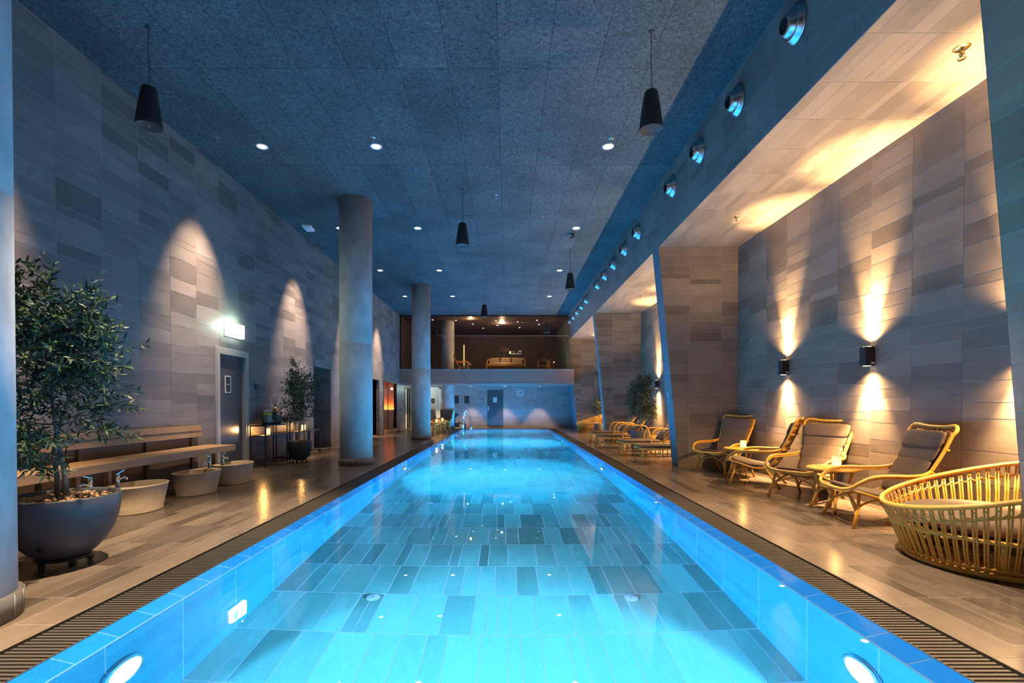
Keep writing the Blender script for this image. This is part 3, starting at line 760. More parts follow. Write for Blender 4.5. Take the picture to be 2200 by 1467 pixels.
for a, b in ((y0 + 0.06, 22.55), (22.55, y1 - 0.10)):
    m = MB(); m.poly([(XL - 0.06, a + 0.006, 0.16), (XL - 0.06, b - 0.006, 0.16), (XL - 0.06, b - 0.006, z1 - 0.06), (XL - 0.06, a + 0.006, z1 - 0.06)]); m.build('pane', M['sauna_glass'], t)
m = MB(); m.box(XL - 0.075, XL - 0.045, 22.545, 22.565, 0.16, z1 - 0.06); m.build('mullion', M['black'], t)
# glass door further on
y0, y1, z0, z1 = OPEN['glassdoor']
t = bpy.data.objects.new('door_2', None); COL.objects.link(t); t['kind'] = 'structure'; t['label'] = 'far frosted door in the left wall'
m = MB(); m.box(XL - 0.09, XL - 0.05, y0, y1, 0, z1); m.build('leaf', M['door_cream'], t)
m = MB()
for a, b, c, d in ((y0 - 0.05, y0 + 0.04, 0, z1 + 0.05), (y1 - 0.04, y1 + 0.05, 0, z1 + 0.05), (y0, y1, z1 - 0.03, z1 + 0.05), ((y0 + y1) / 2 + 0.1, (y0 + y1) / 2 + 0.22, 0, z1)): m.box(XL - 0.06, XL + 0.02, a, b, c, d)
m.build('frame', M['black'], t)
m = MB(); m.tube([(XL - 0.05, 26.2, 0.8), (XL + 0.02, 26.2, 0.8), (XL + 0.02, 26.2, 1.4), (XL - 0.05, 26.2, 1.4)], 0.012, 6); m.build('handle', M['chrome'], t)
lamp('corner lamp', 'POINT', (-4.6, 27.0, 2.15), E_CORNER, (0.80, 1.0, 0.80), 0.06)

# ================================================================== FAR WALL
t = bpy.data.objects.new('door_3', None); COL.objects.link(t); t['kind'] = 'structure'; t['label'] = 'cream door in the far wall behind the rattan chairs'
m = MB(); m.box(-4.40, -3.84, YF + 0.02, YF + 0.06, 0, 2.2); m.build('leaf', M['door_cream'], t)
m = MB()
for a, b, c, d in ((-4.46, -4.38, 0, 2.25), (-3.86, -3.78, 0, 2.25), (-4.46, -3.78, 2.18, 2.25)): m.box(a, b, YF - 0.02, YF + 0.06, c, d)
m.build('frame', M['white'], t)
s = thing('door_sign', 'small dark sign on the cream far door', 'sign', (-4.22, YF + 0.018, 1.50))
m = MB(); m.box(-0.10, 0.10, -0.008, 0, -0.13, 0.13); m.build('panel', M['ink'], s)
m = MB(); m.box(-0.03, 0.03, -0.010, -0.008, -0.012, 0.012); m.build('lettering', M['pale_mark'], s)
t = bpy.data.objects.new('door_4', None); COL.objects.link(t); t['kind'] = 'structure'; t['label'] = 'dark door at the centre of the far wall'
m = MB(); m.box(-1.14, -0.23, YF + 0.005, YF + 0.05, 0, 2.13); bevel(m.build('leaf', M['door'], t), 0.004)
m = MB(); yy = YF + 0.005
m.box(-1.11, -1.05, yy - 0.01, yy, 0.92, 1.22); m.tube([(-1.08, yy, 1.10), (-1.08, yy - 0.05, 1.10), (-0.94, yy - 0.05, 1.10)], 0.012, 8); m.build('handle', M['steel'], t)
m = MB(); m.lathe([(0.001, 0.05), (0.04, 0.045), (0.04, 0)], 16, mat=Matrix.Translation((-1.08, yy, 1.25)) @ Matrix.Rotation(PI / 2, 4, 'X')); m.build('lock', M['black'], t)
s = thing('paper_notice', 'white paper notice on the dark centre door', 'notice', (-0.70, YF + 0.003, 1.56))
m = MB(); m.box(-0.105, 0.105, -0.003, 0, -0.145, 0.145); m.build('sheet', M['paper'], s)
m = MB()
for i in range(7): m.box(-0.075, 0.075 - 0.02 * (i % 3), -0.004, -0.003, 0.09 - i * 0.03, 0.098 - i * 0.03)
m.build('lettering', M['door'], s)
s = thing('wall_lettering', 'two lines of dark lettering left of the centre door', 'lettering', (-1.36, YF - 0.001, 1.62))
rng = random.Random(4)
for zz, n in ((0.035, 11), (-0.045, 9)):
    m = MB(); x = -0.19
    for i in range(n):
        wd = rng.uniform(0.018, 0.034); m.box(x, x + wd - 0.005, -0.004, 0, zz - 0.022, zz + (0.022 if rng.random() < 0.6 else 0.012)); x += wd
    m.build('text_line', M['ink'], s)
for x, w_, lab in ((-2.88, 0.26, 'dark notice board beside the far column, left of the pair'), (-2.30, 0.29, 'dark notice board nearer the centre door, right of the pair')):
    s = thing('notice_board', lab, 'notice board', (x, YF, 1.57), group='far notice boards')
    m = MB(); m.box(-w_ / 2, w_ / 2, -0.02, 0, -0.22, 0.22); bevel(m.build('frame', M['black'], s), 0.004)
    m = MB(); m.box(-w_ / 2 + 0.02, w_ / 2 - 0.02, -0.022, -0.02, -0.20, 0.20); m.build('panel', M['ink'], s)
s = thing('wall_clock', 'round white wall clock high on the far wall', 'clock', (0.74, YF - 0.001, 1.95))
R1 = Matrix.Rotation(PI / 2, 4, 'X')
m = MB(); m.lathe([(0.215, 0), (0.22, 0.03), (0.20, 0.035), (0.195, 0.02)], 40, mat=R1, cap=False); m.build('rim', M['white'], s)
m = MB(); m.lathe([(0.10, 0.0), (0.105, 0.02), (0.115, 0.02), (0.12, 0.0)], 40, mat=R1, cap=False); m.build('inner_ring', M['pale_mark'], s)
for i in range(12):
    a = PI / 6 * i
    m = MB(); m.box(-0.013, 0.013, -0.021, 0.0, 0.115, 0.195, mat=Matrix.Rotation(a, 4, 'Y')); m.build('hour_mark', M['pale_mark'], s)
for nm, a, l in (('hour_hand', -1.05, 0.10), ('minute_hand', 2.1, 0.14)):
    m = MB(); m.box(-0.011, 0.011, -0.024, -0.022, -0.02, l, mat=Matrix.Rotation(a, 4, 'Y')); m.build(nm, M['pale_mark'], s)
m = MB(); m.lathe([(0.03, 0.0), (0.03, 0.026), (0.001, 0.028)], 20, mat=R1); m.build('movement', M['pale_mark'], s)
for i, (x, lab) in enumerate(((-2.03, 'flat white light under the balcony above the notice boards'), (-0.13, 'flat white light under the balcony in front of the centre door'), (1.78, 'flat white light under the balcony past the wall clock'))):
    t = thing('ceiling_light', lab, 'ceiling light', (x, 27.3, 2.30), group='lights under the balcony')
    m = MB(); m.lathe([(0.075, -0.004), (0.11, -0.012), (0.115, 0)], 24, cap=False); m.build('trim_ring', M['white'], t)
    m = MB(); m.lathe([(0.001, -0.008), (0.08, -0.008)], 24, cap=False); m.build('lens', M['lamp_white'], t)
    l = lamp('soffit lamp', 'SPOT', (x, 27.3, 2.25), E_SOFFIT, (1.0, 0.66, 0.36), 0.04, (0, 0, 0), 64, 0.45); aim(l, (0, 0.02, -1))
lamp('soffit corner lamp', 'SPOT', (-4.0, 26.6, 2.25), E_SOFFIT * 1.2, (1.0, 0.78, 0.5), 0.04, (0, 0, 0), 100, 0.5)
# pictograms on the piers
for y, z, lab, w_ in ((10.70, 1.50, 'small white pictogram of a person on the second pier', 1.0), (18.25, 1.50, 'small white pictogram of a person on the third pier', 1.0)):
    s = thing('pier_pictogram', lab, 'sign', (xf(z) - 0.003, y - 0.10, z), group='pier pictograms')
    s.rotation_euler = (0, -math.atan(0.0965), 0)
    m = MB(); X = 0.0
    q([(0.045 + 0.018 * math.cos(2 * PI * i / 10), 0.085 + 0.02 * math.sin(2 * PI * i / 10)) for i in range(10)])
    limb((0.04, 0.065), (0.065, 0.0), 0.016); limb((0.065, 0.0), (0.03, -0.03), 0.013); limb((0.03, -0.03), (0.02, -0.09), 0.012); limb((0.04, 0.05), (0.0, 0.035), 0.009); limb((0.04, 0.05), (0.09, 0.04), 0.009)
    limb((-0.02, -0.115), (0.11, -0.115), 0.008)
    o = m.build('figure', M['pale_mark'], s)
    for p in o.data.polygons: p.flip()
s = thing('wall_button', 'small dark button plate on the far niche wall', 'button', (3.62, 25.5, 1.57))
m = MB(); m.box(-0.05, 0.05, -0.02, 0, -0.05, 0.05); bevel(m.build('plate', M['black'], s), 0.004)
m = MB(); m.lathe([(0.025, 0.0), (0.02, 0.012), (0.001, 0.014)], 14, mat=Matrix.Translation((0, -0.02, 0)) @ R1); m.build('button', M['steel'], s)

# ================================================================== POOL FITTINGS
def make_pool_light(loc, label, sgn):
    t = thing('pool_light', label, 'underwater light', loc, 0 if sgn > 0 else PI, 'underwater pool lights')
    ax = Matrix.Rotation(PI / 2, 4, 'Y')
    m = MB(); m.lathe([(0.155, 0), (0.16, 0.02), (0.14, 0.035), (0.125, 0.03)], 32, mat=ax, cap=False); m.build('ring', M['steel'], t)
    m = MB(); m.lathe([(0.001, 0.028), (0.126, 0.028)], 32, mat=ax, cap=False); m.build('lens', M['pool_lamp'], t)
    return t
for i, (y, n) in enumerate(((2.87, 'nearest'), (10.75, 'second'), (18.5, 'third'), (25.3, 'farthest'))):
    for x, sgn, side in ((IX0, 1, 'column side'), (IX1, -1, 'lounge chair side')):
        make_pool_light((x, y, -0.57), f'{n} round underwater light in the pool wall on the {side}', sgn)
        e = E_POOL * (0.62, 1.0, 0.9, 0.6)[i]; c = POOLC if i else (0.14, 0.52, 1.0)
        p = (x + sgn * 0.06, y, -0.57)
        if i == 0:
            l = lamp('pool lamp', 'SPOT', p, e, c, 0.08, (0, 0, 0), 132, 0.9, spec=0.0); aim(l, (sgn, 0, -0.35))
        else:
            l = lamp('pool lamp', 'SPOT', p, e * 0.75, c, 0.08, (0, 0, 0), 150, 0.9, spec=0.0); aim(l, (sgn, 0, -0.35))
            l = lamp('pool lamp beam', 'SPOT', p, e * 1.6, (0.10, 0.56, 1.0), 0.08, (0, 0, 0), 72, 1.0, spec=0.0); aim(l, (sgn, 0, -0.62))
def make_inlet(loc, label):
    t = thing('pool_inlet', label, 'pool inlet', loc, group='round floor inlets')
    m = MB(); m.lathe([(0.001, 0.012), (0.055, 0.010), (0.066, 0.0)], 28, cap=False); m.build('cover', M['inlet'], t)
    m = MB(); m.lathe([(0.001, 0.014), (0.008, 0.014)], 10, cap=False)
    m.build('screw', M['ink'], t)
    return t
ii = None
for i, y in enumerate((4.68, 8.08, 11.4, 14.75, 18.1, 21.4)):
    for x, side in ((-1.28, 'column side'), (1.18, 'lounge chair side')):
        lab = f'{ORD[i]} round white inlet on the pool floor, {side}'
        if ii is None: ii = make_inlet((x, y, PD + 0.001), lab)
        else: dup(ii, (x, y, PD + 0.001), label=lab)
# ladder
t = thing('pool_ladder', 'curved stainless steel ladder at the far corner of the pool', 'ladder', (-2.25, 25.55, 0))
for yy, top, nm in ((0.0, 0.98, 'rail'), (-0.45, 0.80, 'rail')):
    p = spline([(-0.02, yy, top - 0.42), (0.0, yy, top - 0.16), (0.07, yy, top - 0.03), (0.17, yy, top), (0.26, yy, top - 0.06), (0.32, yy, top - 0.25), (0.40, yy, 0.10), (0.44, yy, -0.35), (0.45, yy, -0.95)], 6)
    m = MB(); m.tube(p, 0.021, 10); m.build('rail', M['chrome'], t)
for zz in (-0.25, -0.5, -0.75):
    m = MB(); m.box(0.40, 0.48, -0.45, 0.0, zz - 0.015, zz + 0.01); bevel(m.build('step', M['steel'], t), 0.004)
m = MB(); m.tube([(-0.02, 0.0, 0.56), (-0.02, 0.0, 0.02)], 0.021, 10); m.tube([(-0.02, -0.45, 0.38), (-0.02, -0.45, 0.02)], 0.021, 10); m.build('post', M['chrome'], t)
# ================================================================== RATTAN LOUNGE CHAIRS (face +X)
def make_chair(name, label, loc, rz, group):
    t = thing(name, label, 'chair', loc, rz, group)
    def back(s, u):      # point on the leaning back: s across -1..1, u 0..1 up
        w = 0.25 + 0.10 * u ** 0.8
        return Vector((-0.20 - 0.36 * u - 0.03 * math.sin(PI * u) - 0.05 * (1 - s * s) * (1 - 0.3 * u), s * w, 0.33 + 0.72 * u))
    # back frame
    left = [back(-1, u) for u in (0, 0.2, 0.4, 0.6, 0.78, 0.92)]
    top = [Vector((-0.575, -0.355, 1.05)), Vector((-0.60, -0.30, 1.098)), Vector((-0.615, -0.12, 1.080)), Vector((-0.615, 0.12, 1.080)), Vector((-0.60, 0.30, 1.098)), Vector((-0.575, 0.355, 1.05))]
    right = [back(1, u) for u in (0.92, 0.78, 0.6, 0.4, 0.2, 0)]
    loop = spline(left + top + right, 4)
    m = MB(); m.tube(loop, 0.019, 8); m.build('back_frame', M['rattan'], t)
    inner = [p + Vector((0.014, -0.06 * math.copysign(1, p.y) if abs(p.y) > 0.2 else 0, -0.062)) for p in top]
    m = MB(); m.tube(spline([back(-0.86, 0.8)] + inner + [back(0.86, 0.8)], 4), 0.009, 6)
    n = 26
    o_ = spline([back(-1, 0.86)] + top + [back(1, 0.86)], 6); i_ = spline([back(-0.86, 0.82)] + inner + [back(0.86, 0.82)], 6)
    zz = []
    for k in range(0, min(len(o_), len(i_)), 1): zz.append(o_[k] if k % 2 else i_[k])
    m.tube(zz, 0.006, 5); m.build('top_lacing', M['rattan'], t)
    # cane back panel + seat sling
    def sheet(rows, th=0.012):
        mm = MB(); 
        a = [[Vector(p) for p in r] for r in rows]
        for i in range(len(a) - 1):
            for j in range(len(a[0]) - 1): mm.poly([a[i][j], a[i][j + 1], a[i + 1][j + 1], a[i + 1][j]], sm=True)
        return mm
    S = [-0.94 + 1.88 * k / 8 for k in range(9)]
    o = sheet([[back(s, u) + Vector((-0.008, 0, 0)) for s in S] for u in (0.0, 0.15, 0.3, 0.45, 0.6, 0.75, 0.9, 0.98)]).build('back_panel', M['cane'], t)
    o.modifiers.new('th', 'SOLIDIFY').thickness = 0.012
    m = MB()
    for u in (0.38, 0.72): m.tube([back(s, u) + Vector((-0.03, 0, 0)) for s in (-1.06, -0.6, 0, 0.6, 1.06)], 0.013, 6)
    m.build('back_rail', M['rattan'], t)
    prof = [(-0.20, 0.335), (-0.10, 0.285), (0.02, 0.285), (0.15, 0.32), (0.28, 0.36), (0.40, 0.395)]
    o = sheet([[(x, (0.26 + 0.06 * i / 5) * s, z - 0.01 + 0.02 * s * s) for s in (-1, -0.6, -0.2, 0.2, 0.6, 1)] for i, (x, z) in enumerate(prof)]).build('seat', M['cane'], t)
    o.modifiers.new('th', 'SOLIDIFY').thickness = 0.014
    for s in (-1, 1):
        m = MB(); m.tube([(x, s * (0.265 + 0.06 * i / 5), z + 0.012) for i, (x, z) in enumerate(prof)], 0.014, 7); m.build('seat_rail', M['rattan'], t)
    # arms sweep forward and curl down into the front rail
    for s in (-1, 1):
        p = spline([back(s, 0.40), (-0.26, s * 0.36, 0.585), (-0.10, s * 0.40, 0.575), (0.10, s * 0.41, 0.575), (0.25, s * 0.405, 0.555), (0.35, s * 0.385, 0.50), (0.415, s * 0.33, 0.435), (0.445, s * 0.22, 0.405), (0.455, s * 0.08, 0.40), (0.457, 0, 0.40)], 6)
        m = MB(); m.tube(p, 0.018, 8)
        m.tube([q_ + Vector((0.004, -0.006 * s, -0.026)) for q_ in p[2:-6]], 0.010, 7)
        m.build('arm', M['rattan'], t)
    # legs with arched braces
    for s in (-1, 1):
        for (a, b) in (((0.30, s * 0.27, 0.37), (0.385, s * 0.33, 0.0)), ((-0.14, s * 0.25, 0.30), (-0.36, s * 0.30, 0.0))):
            A, B = Vector(a), Vector(b); f = 1 if a[0] > 0 else -1
            m = MB(); m.tube([A, A.lerp(B, 0.5) + Vector((-0.012 * f, 0, 0)), B + Vector((0, 0, 0.002))], [0.018, 0.018, 0.020], 8)
            m.tube(spline([A.lerp(B, 0.72), A.lerp(B, 0.45) + Vector((-0.055 * f, -0.03 * s, 0.03)), (0.10 if f > 0 else 0.0, s * 0.24, 0.295)], 6), 0.012, 6)
            m.tube(spline([A.lerp(B, 0.70), A.lerp(B, 0.42) + Vector((-0.02 * f, -0.07 * s, 0.02)), (a[0] - 0.03 * f, 0.0, 0.31 if f > 0 else 0.275)], 6), 0.012, 6)
            m.build('leg', M['rattan'], t)
    # cushions
    def wrap(u0, u1, th, wd, nm, extra=0.0):
        mm = MB(); rg = []
        nu, nv = 22, 14
        for j in range(nv + 1):
            ph = -PI / 2 + PI * j / nv; ring = []
            for i in range(nu):
                th_ = 2 * PI * i / nu
                cs, sn = math.cos(th_), math.sin(th_)
                cp = abs(math.cos(ph)) ** 0.22
                a = cp * math.copysign(abs(cs) ** 0.8, cs)
                c = cp ** 0.5 * math.copysign(abs(sn) ** 0.45, sn)
                u = u0 + (u1 - u0) * (math.copysign(abs(math.sin(ph)) ** 0.7, math.sin(ph)) * 0.5 + 0.5)
                q_ = back(c * wd, u); nrm = Vector((0.90, 0, 0.43))
                ring.append(q_ + nrm * (0.012 + th * 0.5 + extra + a * th * 0.5))
            rg.append(ring)
        mm.rings(rg); return mm
    m = MB()
    for u0, u1 in ((0.02, 0.28), (0.25, 0.53), (0.50, 0.76)): 
        w_ = wrap(u0, u1, 0.050, 0.93, ''); b = len(m.v); m.v += w_.v; m.f += [tuple(b + i for i in f) for f in w_.f]; m.m += w_.m; m.t += w_.t; m.sm += w_.sm
    m.build('back_cushion', M['cushion'], t)
    wrap(0.69, 0.95, 0.062, 0.95, '', 0.004).build('headrest_cushion', M['cushion'], t)
    def seatwarp(q_):
        x = q_.x
        return Vector((x, q_.y, q_.z + 0.055 * (x / 0.3) + 0.035 * (x / 0.3) ** 2))
    m = MB(); m.pillow((0.10, 0, 0.345), (0.60, 0.53, 0.075), 0.4, 24, 12, warp=seatwarp); m.build('seat_cushion', M['cushion'], t)
    return t
GC = 'rattan lounge chairs in the near niche'
ch = make_chair('lounge_chair', 'rattan lounge chair in the corner by the second pier, facing the pool', (4.20, 9.66, 0), math.radians(212), GC)
dup(ch, (4.17, 8.17, 0), math.radians(143), 'rattan lounge chair seen side-on with its caned back towards the wall')
dup(ch, (4.25, 6.98, 0), math.radians(210), 'rattan lounge chair with brightly lit brown cushions facing the viewer')
dup(ch, (4.12, 5.52, 0), math.radians(172), 'rattan lounge chair right behind the big round rattan daybed')

# ------------------------------------------------------------------ round rattan tables
def make_table(label, loc, rz=0.3):
    t = thing('side_table', label, 'table', loc, rz, 'round rattan side tables')
    R, Z = 0.28, 0.53
    m = MB(); m.lathe([(0.001, Z - 0.022), (R - 0.012, Z - 0.022), (R - 0.004, Z - 0.006), (R - 0.012, Z - 0.001), (0.001, Z - 0.001)], 40); m.build('tabletop', M['rattan'], t)
    m = MB(); m.tube([(R * math.cos(a), R * math.sin(a), Z - 0.012) for a in [2 * PI * k / 40 for k in range(40)]], 0.016, 8, True); m.build('rim', M['rattan'], t)
    m = MB(); m.lathe([(0.001, 0.285), (0.15, 0.285), (0.158, 0.295), (0.15, 0.305), (0.001, 0.305)], 28); m.build('shelf', M['rattan'], t)
    for k in range(4):
        a = PI / 4 + k * PI / 2; c, s = math.cos(a), math.sin(a)
        m = MB(); m.tube([(0.21 * c, 0.21 * s, Z - 0.025), (0.15 * c, 0.15 * s, 0.30), (0.20 * c, 0.20 * s, 0.12), (0.245 * c, 0.245 * s, 0.001)], 0.017, 8)
        for da in (-1, 1):
            a2 = a + da * PI / 4
            m.tube(spline([(0.205 * c, 0.205 * s, 0.10), (0.16 * math.cos(a + da * 0.3), 0.16 * math.sin(a + da * 0.3), 0.23), (0.10 * math.cos(a2), 0.10 * math.sin(a2), 0.284)], 6), 0.010, 6)
        m.build('leg', M['rattan'], t)
    return t
tb = make_table('round rattan side table between the two near lounge chairs', (4.10, 6.20, 0))
dup(tb, (4.24, 8.94, 0), 0.8, 'round rattan side table between the two far lounge chairs')

def make_candle(label, loc, sc=1.0, group='candle lanterns'):
    t = thing('candle_lantern', label, 'candle lantern', loc, 0, group)
    m = MB(); m.lathe([(0.001, 0.003), (0.046, 0.003), (0.050, 0.008), (0.050, 0.138), (0.047, 0.140), (0.044, 0.137), (0.044, 0.02)], 28, cap=False); m.build('shade', M['candle'], t)
    m = MB(); m.lathe([(0.001, 0.02), (0.03, 0.02), (0.03, 0.075), (0.001, 0.077)], 16, cap=False); m.build('candle', M['candle'], t)
    m = MB(); m.lathe([(0.001, 0.0), (0.047, 0.0), (0.047, 0.004), (0.001, 0.004)], 24, cap=False); m.build('base', M['rattan'], t)
    if sc != 1.0: t.scale = (sc, sc, sc)
    return t
def candle_lamp(loc, e=1.0): lamp('candle lamp', 'POINT', (loc[0], loc[1], loc[2] + 0.18), E_CANDLE * e, (1.0, 0.50, 0.14), 0.04)
cn = make_candle('glowing candle lantern on the near round rattan table', (4.12, 6.17, 0.53)); candle_lamp((4.12, 6.17, 0.53))
dup(cn, (4.26, 8.90, 0.53), label='glowing candle lantern on the far round rattan table'); candle_lamp((4.26, 8.90, 0.53))

# ------------------------------------------------------------------ round daybeds
def make_daybed(label, loc, rz, cushion=True):
    t = thing('round_daybed', label, 'daybed', loc, rz, 'round rattan daybeds')      # high back at local +X
    NSP = 70
    def rim(a, f=1.0):
        r = 0.74
        return Vector((r * math.cos(a) * f, r * math.sin(a) * f, 0.665 + 0.215 * math.cos(a)))
    def base(a): return Vector((0.575 * math.cos(a), 0.575 * math.sin(a), 0.025))
    def at(a, z):
        A, B = base(a), rim(a); f = (z - A.z) / (B.z - A.z)
        f2 = max(f, 0.0) ** 0.85
        return Vector((A.x + (B.x - A.x) * f2, A.y + (B.y - A.y) * f2, z))
    ang = [2 * PI * k / 72 for k in range(72)]
    m = MB(); m.tube([rim(a) for a in ang], 0.021, 9, True); m.build('rim', M['rattan'], t)
    m = MB(); m.tube([base(a) for a in ang], 0.024, 8, True); m.tube([at(a, 0.075) for a in ang], 0.010, 6, True); m.build('base_ring', M['rattan'], t)
    m = MB(); m.tube([at(a, 0.30) * 0.985 for a in ang], 0.016, 8, True); m.build('seat_ring', M['rattan'], t)
    m = MB()
    m.tube([at(a, rim(a).z - 0.10) * 1.0 + Vector((0, 0, 0.012 * (1 if k % 2 else -1))) for k, a in enumerate([2 * PI * k / 128 for k in range(128)])], 0.009, 5, True)
    m.tube([at(a, rim(a).z - 0.115) * 1.008 for a in ang], 0.009, 5, True)
    m.build('weave_band', M['rattan'], t)
    m = MB()
    for k in range(NSP):
        a = 2 * PI * k / NSP
        for d in (-0.014, 0.014):
            zt = rim(a + d).z
            m.tube([at(a + d, z) for z in (0.025, 0.025 + (zt - 0.025) * 0.33, 0.025 + (zt - 0.025) * 0.66, zt)], 0.0078, 6)
        zt = 0.1; p = at(a, 0.085); u = Vector((-math.sin(a), math.cos(a), 0)) * 0.016
        m.tube([p - u, p + u], 0.012, 6)
        p = at(a, rim(a).z - 0.05); m.tube([p - u, p + u], 0.010, 6)
    m.build('spindles', M['rattan'], t)
    for k in range(6):
        a = 2 * PI * (k + 0.25) / 6
        m = MB(); m.tube([base(a) * 0.975 + Vector((0, 0, 0.01)), at(a, 0.31) * 0.97], 0.023, 8); m.build('post', M['rattan'], t)
    m = MB()
    for k in range(-6, 7):
        y = k * 0.09; L_ = math.sqrt(max(0.60 ** 2 - y * y, 0.01)); m.box(-L_, L_, y - 0.03, y + 0.03, 0.295, 0.31)
    m.build('seat_slats', M['dark_grille'], t)
    m = MB(); m.lathe([(0.001, 0.315), (0.55, 0.315), (0.605, 0.33), (0.625, 0.365), (0.61, 0.405), (0.55, 0.428), (0.3, 0.44), (0.001, 0.442)], 48); m.build('seat_cushion', M['cushion'], t)
    m = MB(); m.pillow((0.50, -0.1, 0.57), (0.14, 0.62, 0.30), 0.5, 20, 12, mat=Matrix.Identity(4)); m.build('back_pillow', M['cushion'], t)
    return t
db = make_daybed('large round rattan daybed with brown cushion, cut by the nearest pier', (4.07, 4.13, 0), math.radians(-24))
dup(db, (4.02, 23.55, 0), math.radians(-15), 'round rattan daybed in the farthest niche, behind the sun loungers')

# ------------------------------------------------------------------ sun loungers (foot at local -X towards the pool)
def make_lounger(label, loc, rz):
    t = thing('sun_lounger', label, 'sun lounger', loc, rz, 'rattan sun loungers')
    Lg, Wd, Z = 1.90, 0.64, 0.36
    w = Wd / 2
    m = MB()
    for s in (-1, 1): m.tube([(0, s * w, Z - 0.03), (Lg, s * w, Z - 0.03)], 0.017, 8)
    for x in (0, 0.65, 1.1, Lg): m.tube([(x, -w, Z - 0.03), (x, w, Z - 0.03)], 0.015, 8)
    m.build('seat_frame', M['rattan'], t)
    for x in (0.03, 1.0, Lg - 0.06):
        for s in (-1, 1):
            m = MB(); m.tube([(x, s * w, Z - 0.04), (x, s * w, 0.001)], 0.017, 8); m.build('leg', M['rattan'], t)
    m = MB()
    for s in (-1, 1): m.tube([(0.03, s * w, 0.16), (Lg - 0.06, s * w, 0.16)], 0.012, 6)
    for x in (0.03, 1.0): m.tube([(x, -w, 0.18), (x, w, 0.18)], 0.013, 6)
    m.build('stretcher', M['rattan'], t)
    m = MB()
    for x in (0.42, 0.58):
        for s in (-1, 1): m.tube([(x, s * w, 0.16), (x, s * w, Z - 0.04)], 0.010, 6)
    m.build('strut', M['rattan'], t)
    for s in (-1, 1):
        p = spline([(0.68, s * (w + 0.03), 0.10), (0.70, s * (w + 0.03), 0.40), (0.74, s * (w + 0.03), 0.60), (0.86, s * (w + 0.03), 0.69), (1.05, s * (w + 0.03), 0.695), (1.30, s * (w + 0.03), 0.69), (1.44, s * (w + 0.03), 0.60), (1.52, s * (w + 0.03), 0.36), (1.55, s * (w + 0.03), 0.10)], 6)
        m = MB(); m.tube(p, 0.017, 8); m.build('armrest', M['rattan'], t)
    # backrest
    A, B = Vector((1.02, 0, Z)), Vector((1.52, 0, 1.0)); d = (B - A)
    m = MB()
    for s in (-1, 1): m.tube([A + Vector((0, s * (w - 0.03), 0)), B + Vector((0, s * (w - 0.03), 0))], 0.015, 8)
    for f in (0.02, 0.35, 0.68, 1.0): m.tube([A + d * f + Vector((0, -w + 0.03, 0)), A + d * f + Vector((0, w - 0.03, 0))], 0.012, 6)
    m.build('back_frame', M['rattan'], t)
    ang = math.atan2(d.z, d.x); ln = d.length
    mat = Matrix.Translation(A + d * 0.5 + Vector((-math.sin(ang) * 0.05, 0, math.cos(ang) * 0.05))) @ Matrix.Rotation(-ang, 4, 'Y')
    m = MB(); m.pillow((0, 0, 0), (ln + 0.02, Wd - 0.03, 0.075), 0.3, 24, 10, mat=mat); m.build('back_cushion', M['cushion'], t)
    m = MB(); m.pillow((0.50, 0, Z + 0.02), (1.06, Wd, 0.085), 0.3, 24, 10); m.build('seat_cushion', M['cushion'], t)
    return t
lo = make_lounger('sun lounger partly behind the second pier, nearest of the lounger row', (2.97, 11.24, 0), 0.0)
dup(lo, (2.93, 12.78, 0), 0.0, 'second sun lounger of the row, its curved arms beside the second pier')
dup(lo, (2.72, 14.95, 0), 0.0, 'third sun lounger of the row, with raised brightly lit back behind the olive pot')
dup(lo, (2.85, 16.72, 0), 0.0, 'farthest sun lounger of the row, nearest the third pier')

# ================================================================== TREES
def crown_mesh(seed, c, rad, ntw, nleaf, ll, lw, shape=None):
    rng = random.Random(seed); mb = MB(); tips = []
    c = Vector(c)
    blobs = [(Vector((rng.gauss(0, 0.45), rng.gauss(0, 0.45), rng.uniform(-0.85, 0.95))), rng.uniform(0.35, 0.6)) for _ in range(11)] + [(Vector((0, 0, 0.1)), 0.75), (Vector((0, 0, -0.3)), 0.7)]
    n = 0; tries = 0
    while n < ntw and tries < ntw * 60:
        tries += 1
        b, br = rng.choice(blobs)
        d = Vector((rng.gauss(0, 1), rng.gauss(0, 1), rng.gauss(0, 1)))
        if d.length < 1e-3: continue
        d.normalize(); rr = br * rng.random() ** 0.45
        p = b + d * rr
        if p.x * p.x + p.y * p.y > 1.15 or abs(p.z) > 1.08: continue
        P = c + Vector((p.x * rad[0], p.y * rad[1], p.z * rad[2]))
        out = (Vector((p.x * 0.9, p.y * 0.9, p.z * 0.4 + 0.35)) + Vector((rng.gauss(0, 0.35), rng.gauss(0, 0.35), rng.gauss(0, 0.35)))).normalized()
        L_ = ll * rng.uniform(1.6, 2.9)
        tips.append((P, P + out * L_))
        side = out.orthogonal().normalized(); side2 = out.cross(side)
        for k in range(nleaf):
            f = (k + 0.5) / nleaf; base = P + out * (L_ * f)
            a = k * 2.4 + rng.uniform(-0.5, 0.5)
            lat = side * math.cos(a) + side2 * math.sin(a)
            dr = (out * rng.uniform(0.3, 0.9) + lat * rng.uniform(0.6, 1.0)).normalized()
            wv = dr.cross(Vector((rng.gauss(0, 1), rng.gauss(0, 1), rng.gauss(0, 1)))).normalized()
            l = ll * rng.uniform(0.7, 1.15); w_ = lw * rng.uniform(0.8, 1.2)
            nv = dr.cross(wv) * (l * 0.06)
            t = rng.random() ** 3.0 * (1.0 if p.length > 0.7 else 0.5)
            mb.poly([base, base + dr * l * 0.35 + wv * w_ * 0.5 + nv, base + dr * l * 0.7 + wv * w_ * 0.4 + nv, base + dr * l, base + dr * l * 0.7 - wv * w_ * 0.4 + nv, base + dr * l * 0.35 - wv * w_ * 0.5 + nv], 0, t)
        n += 1
    return mb, tips
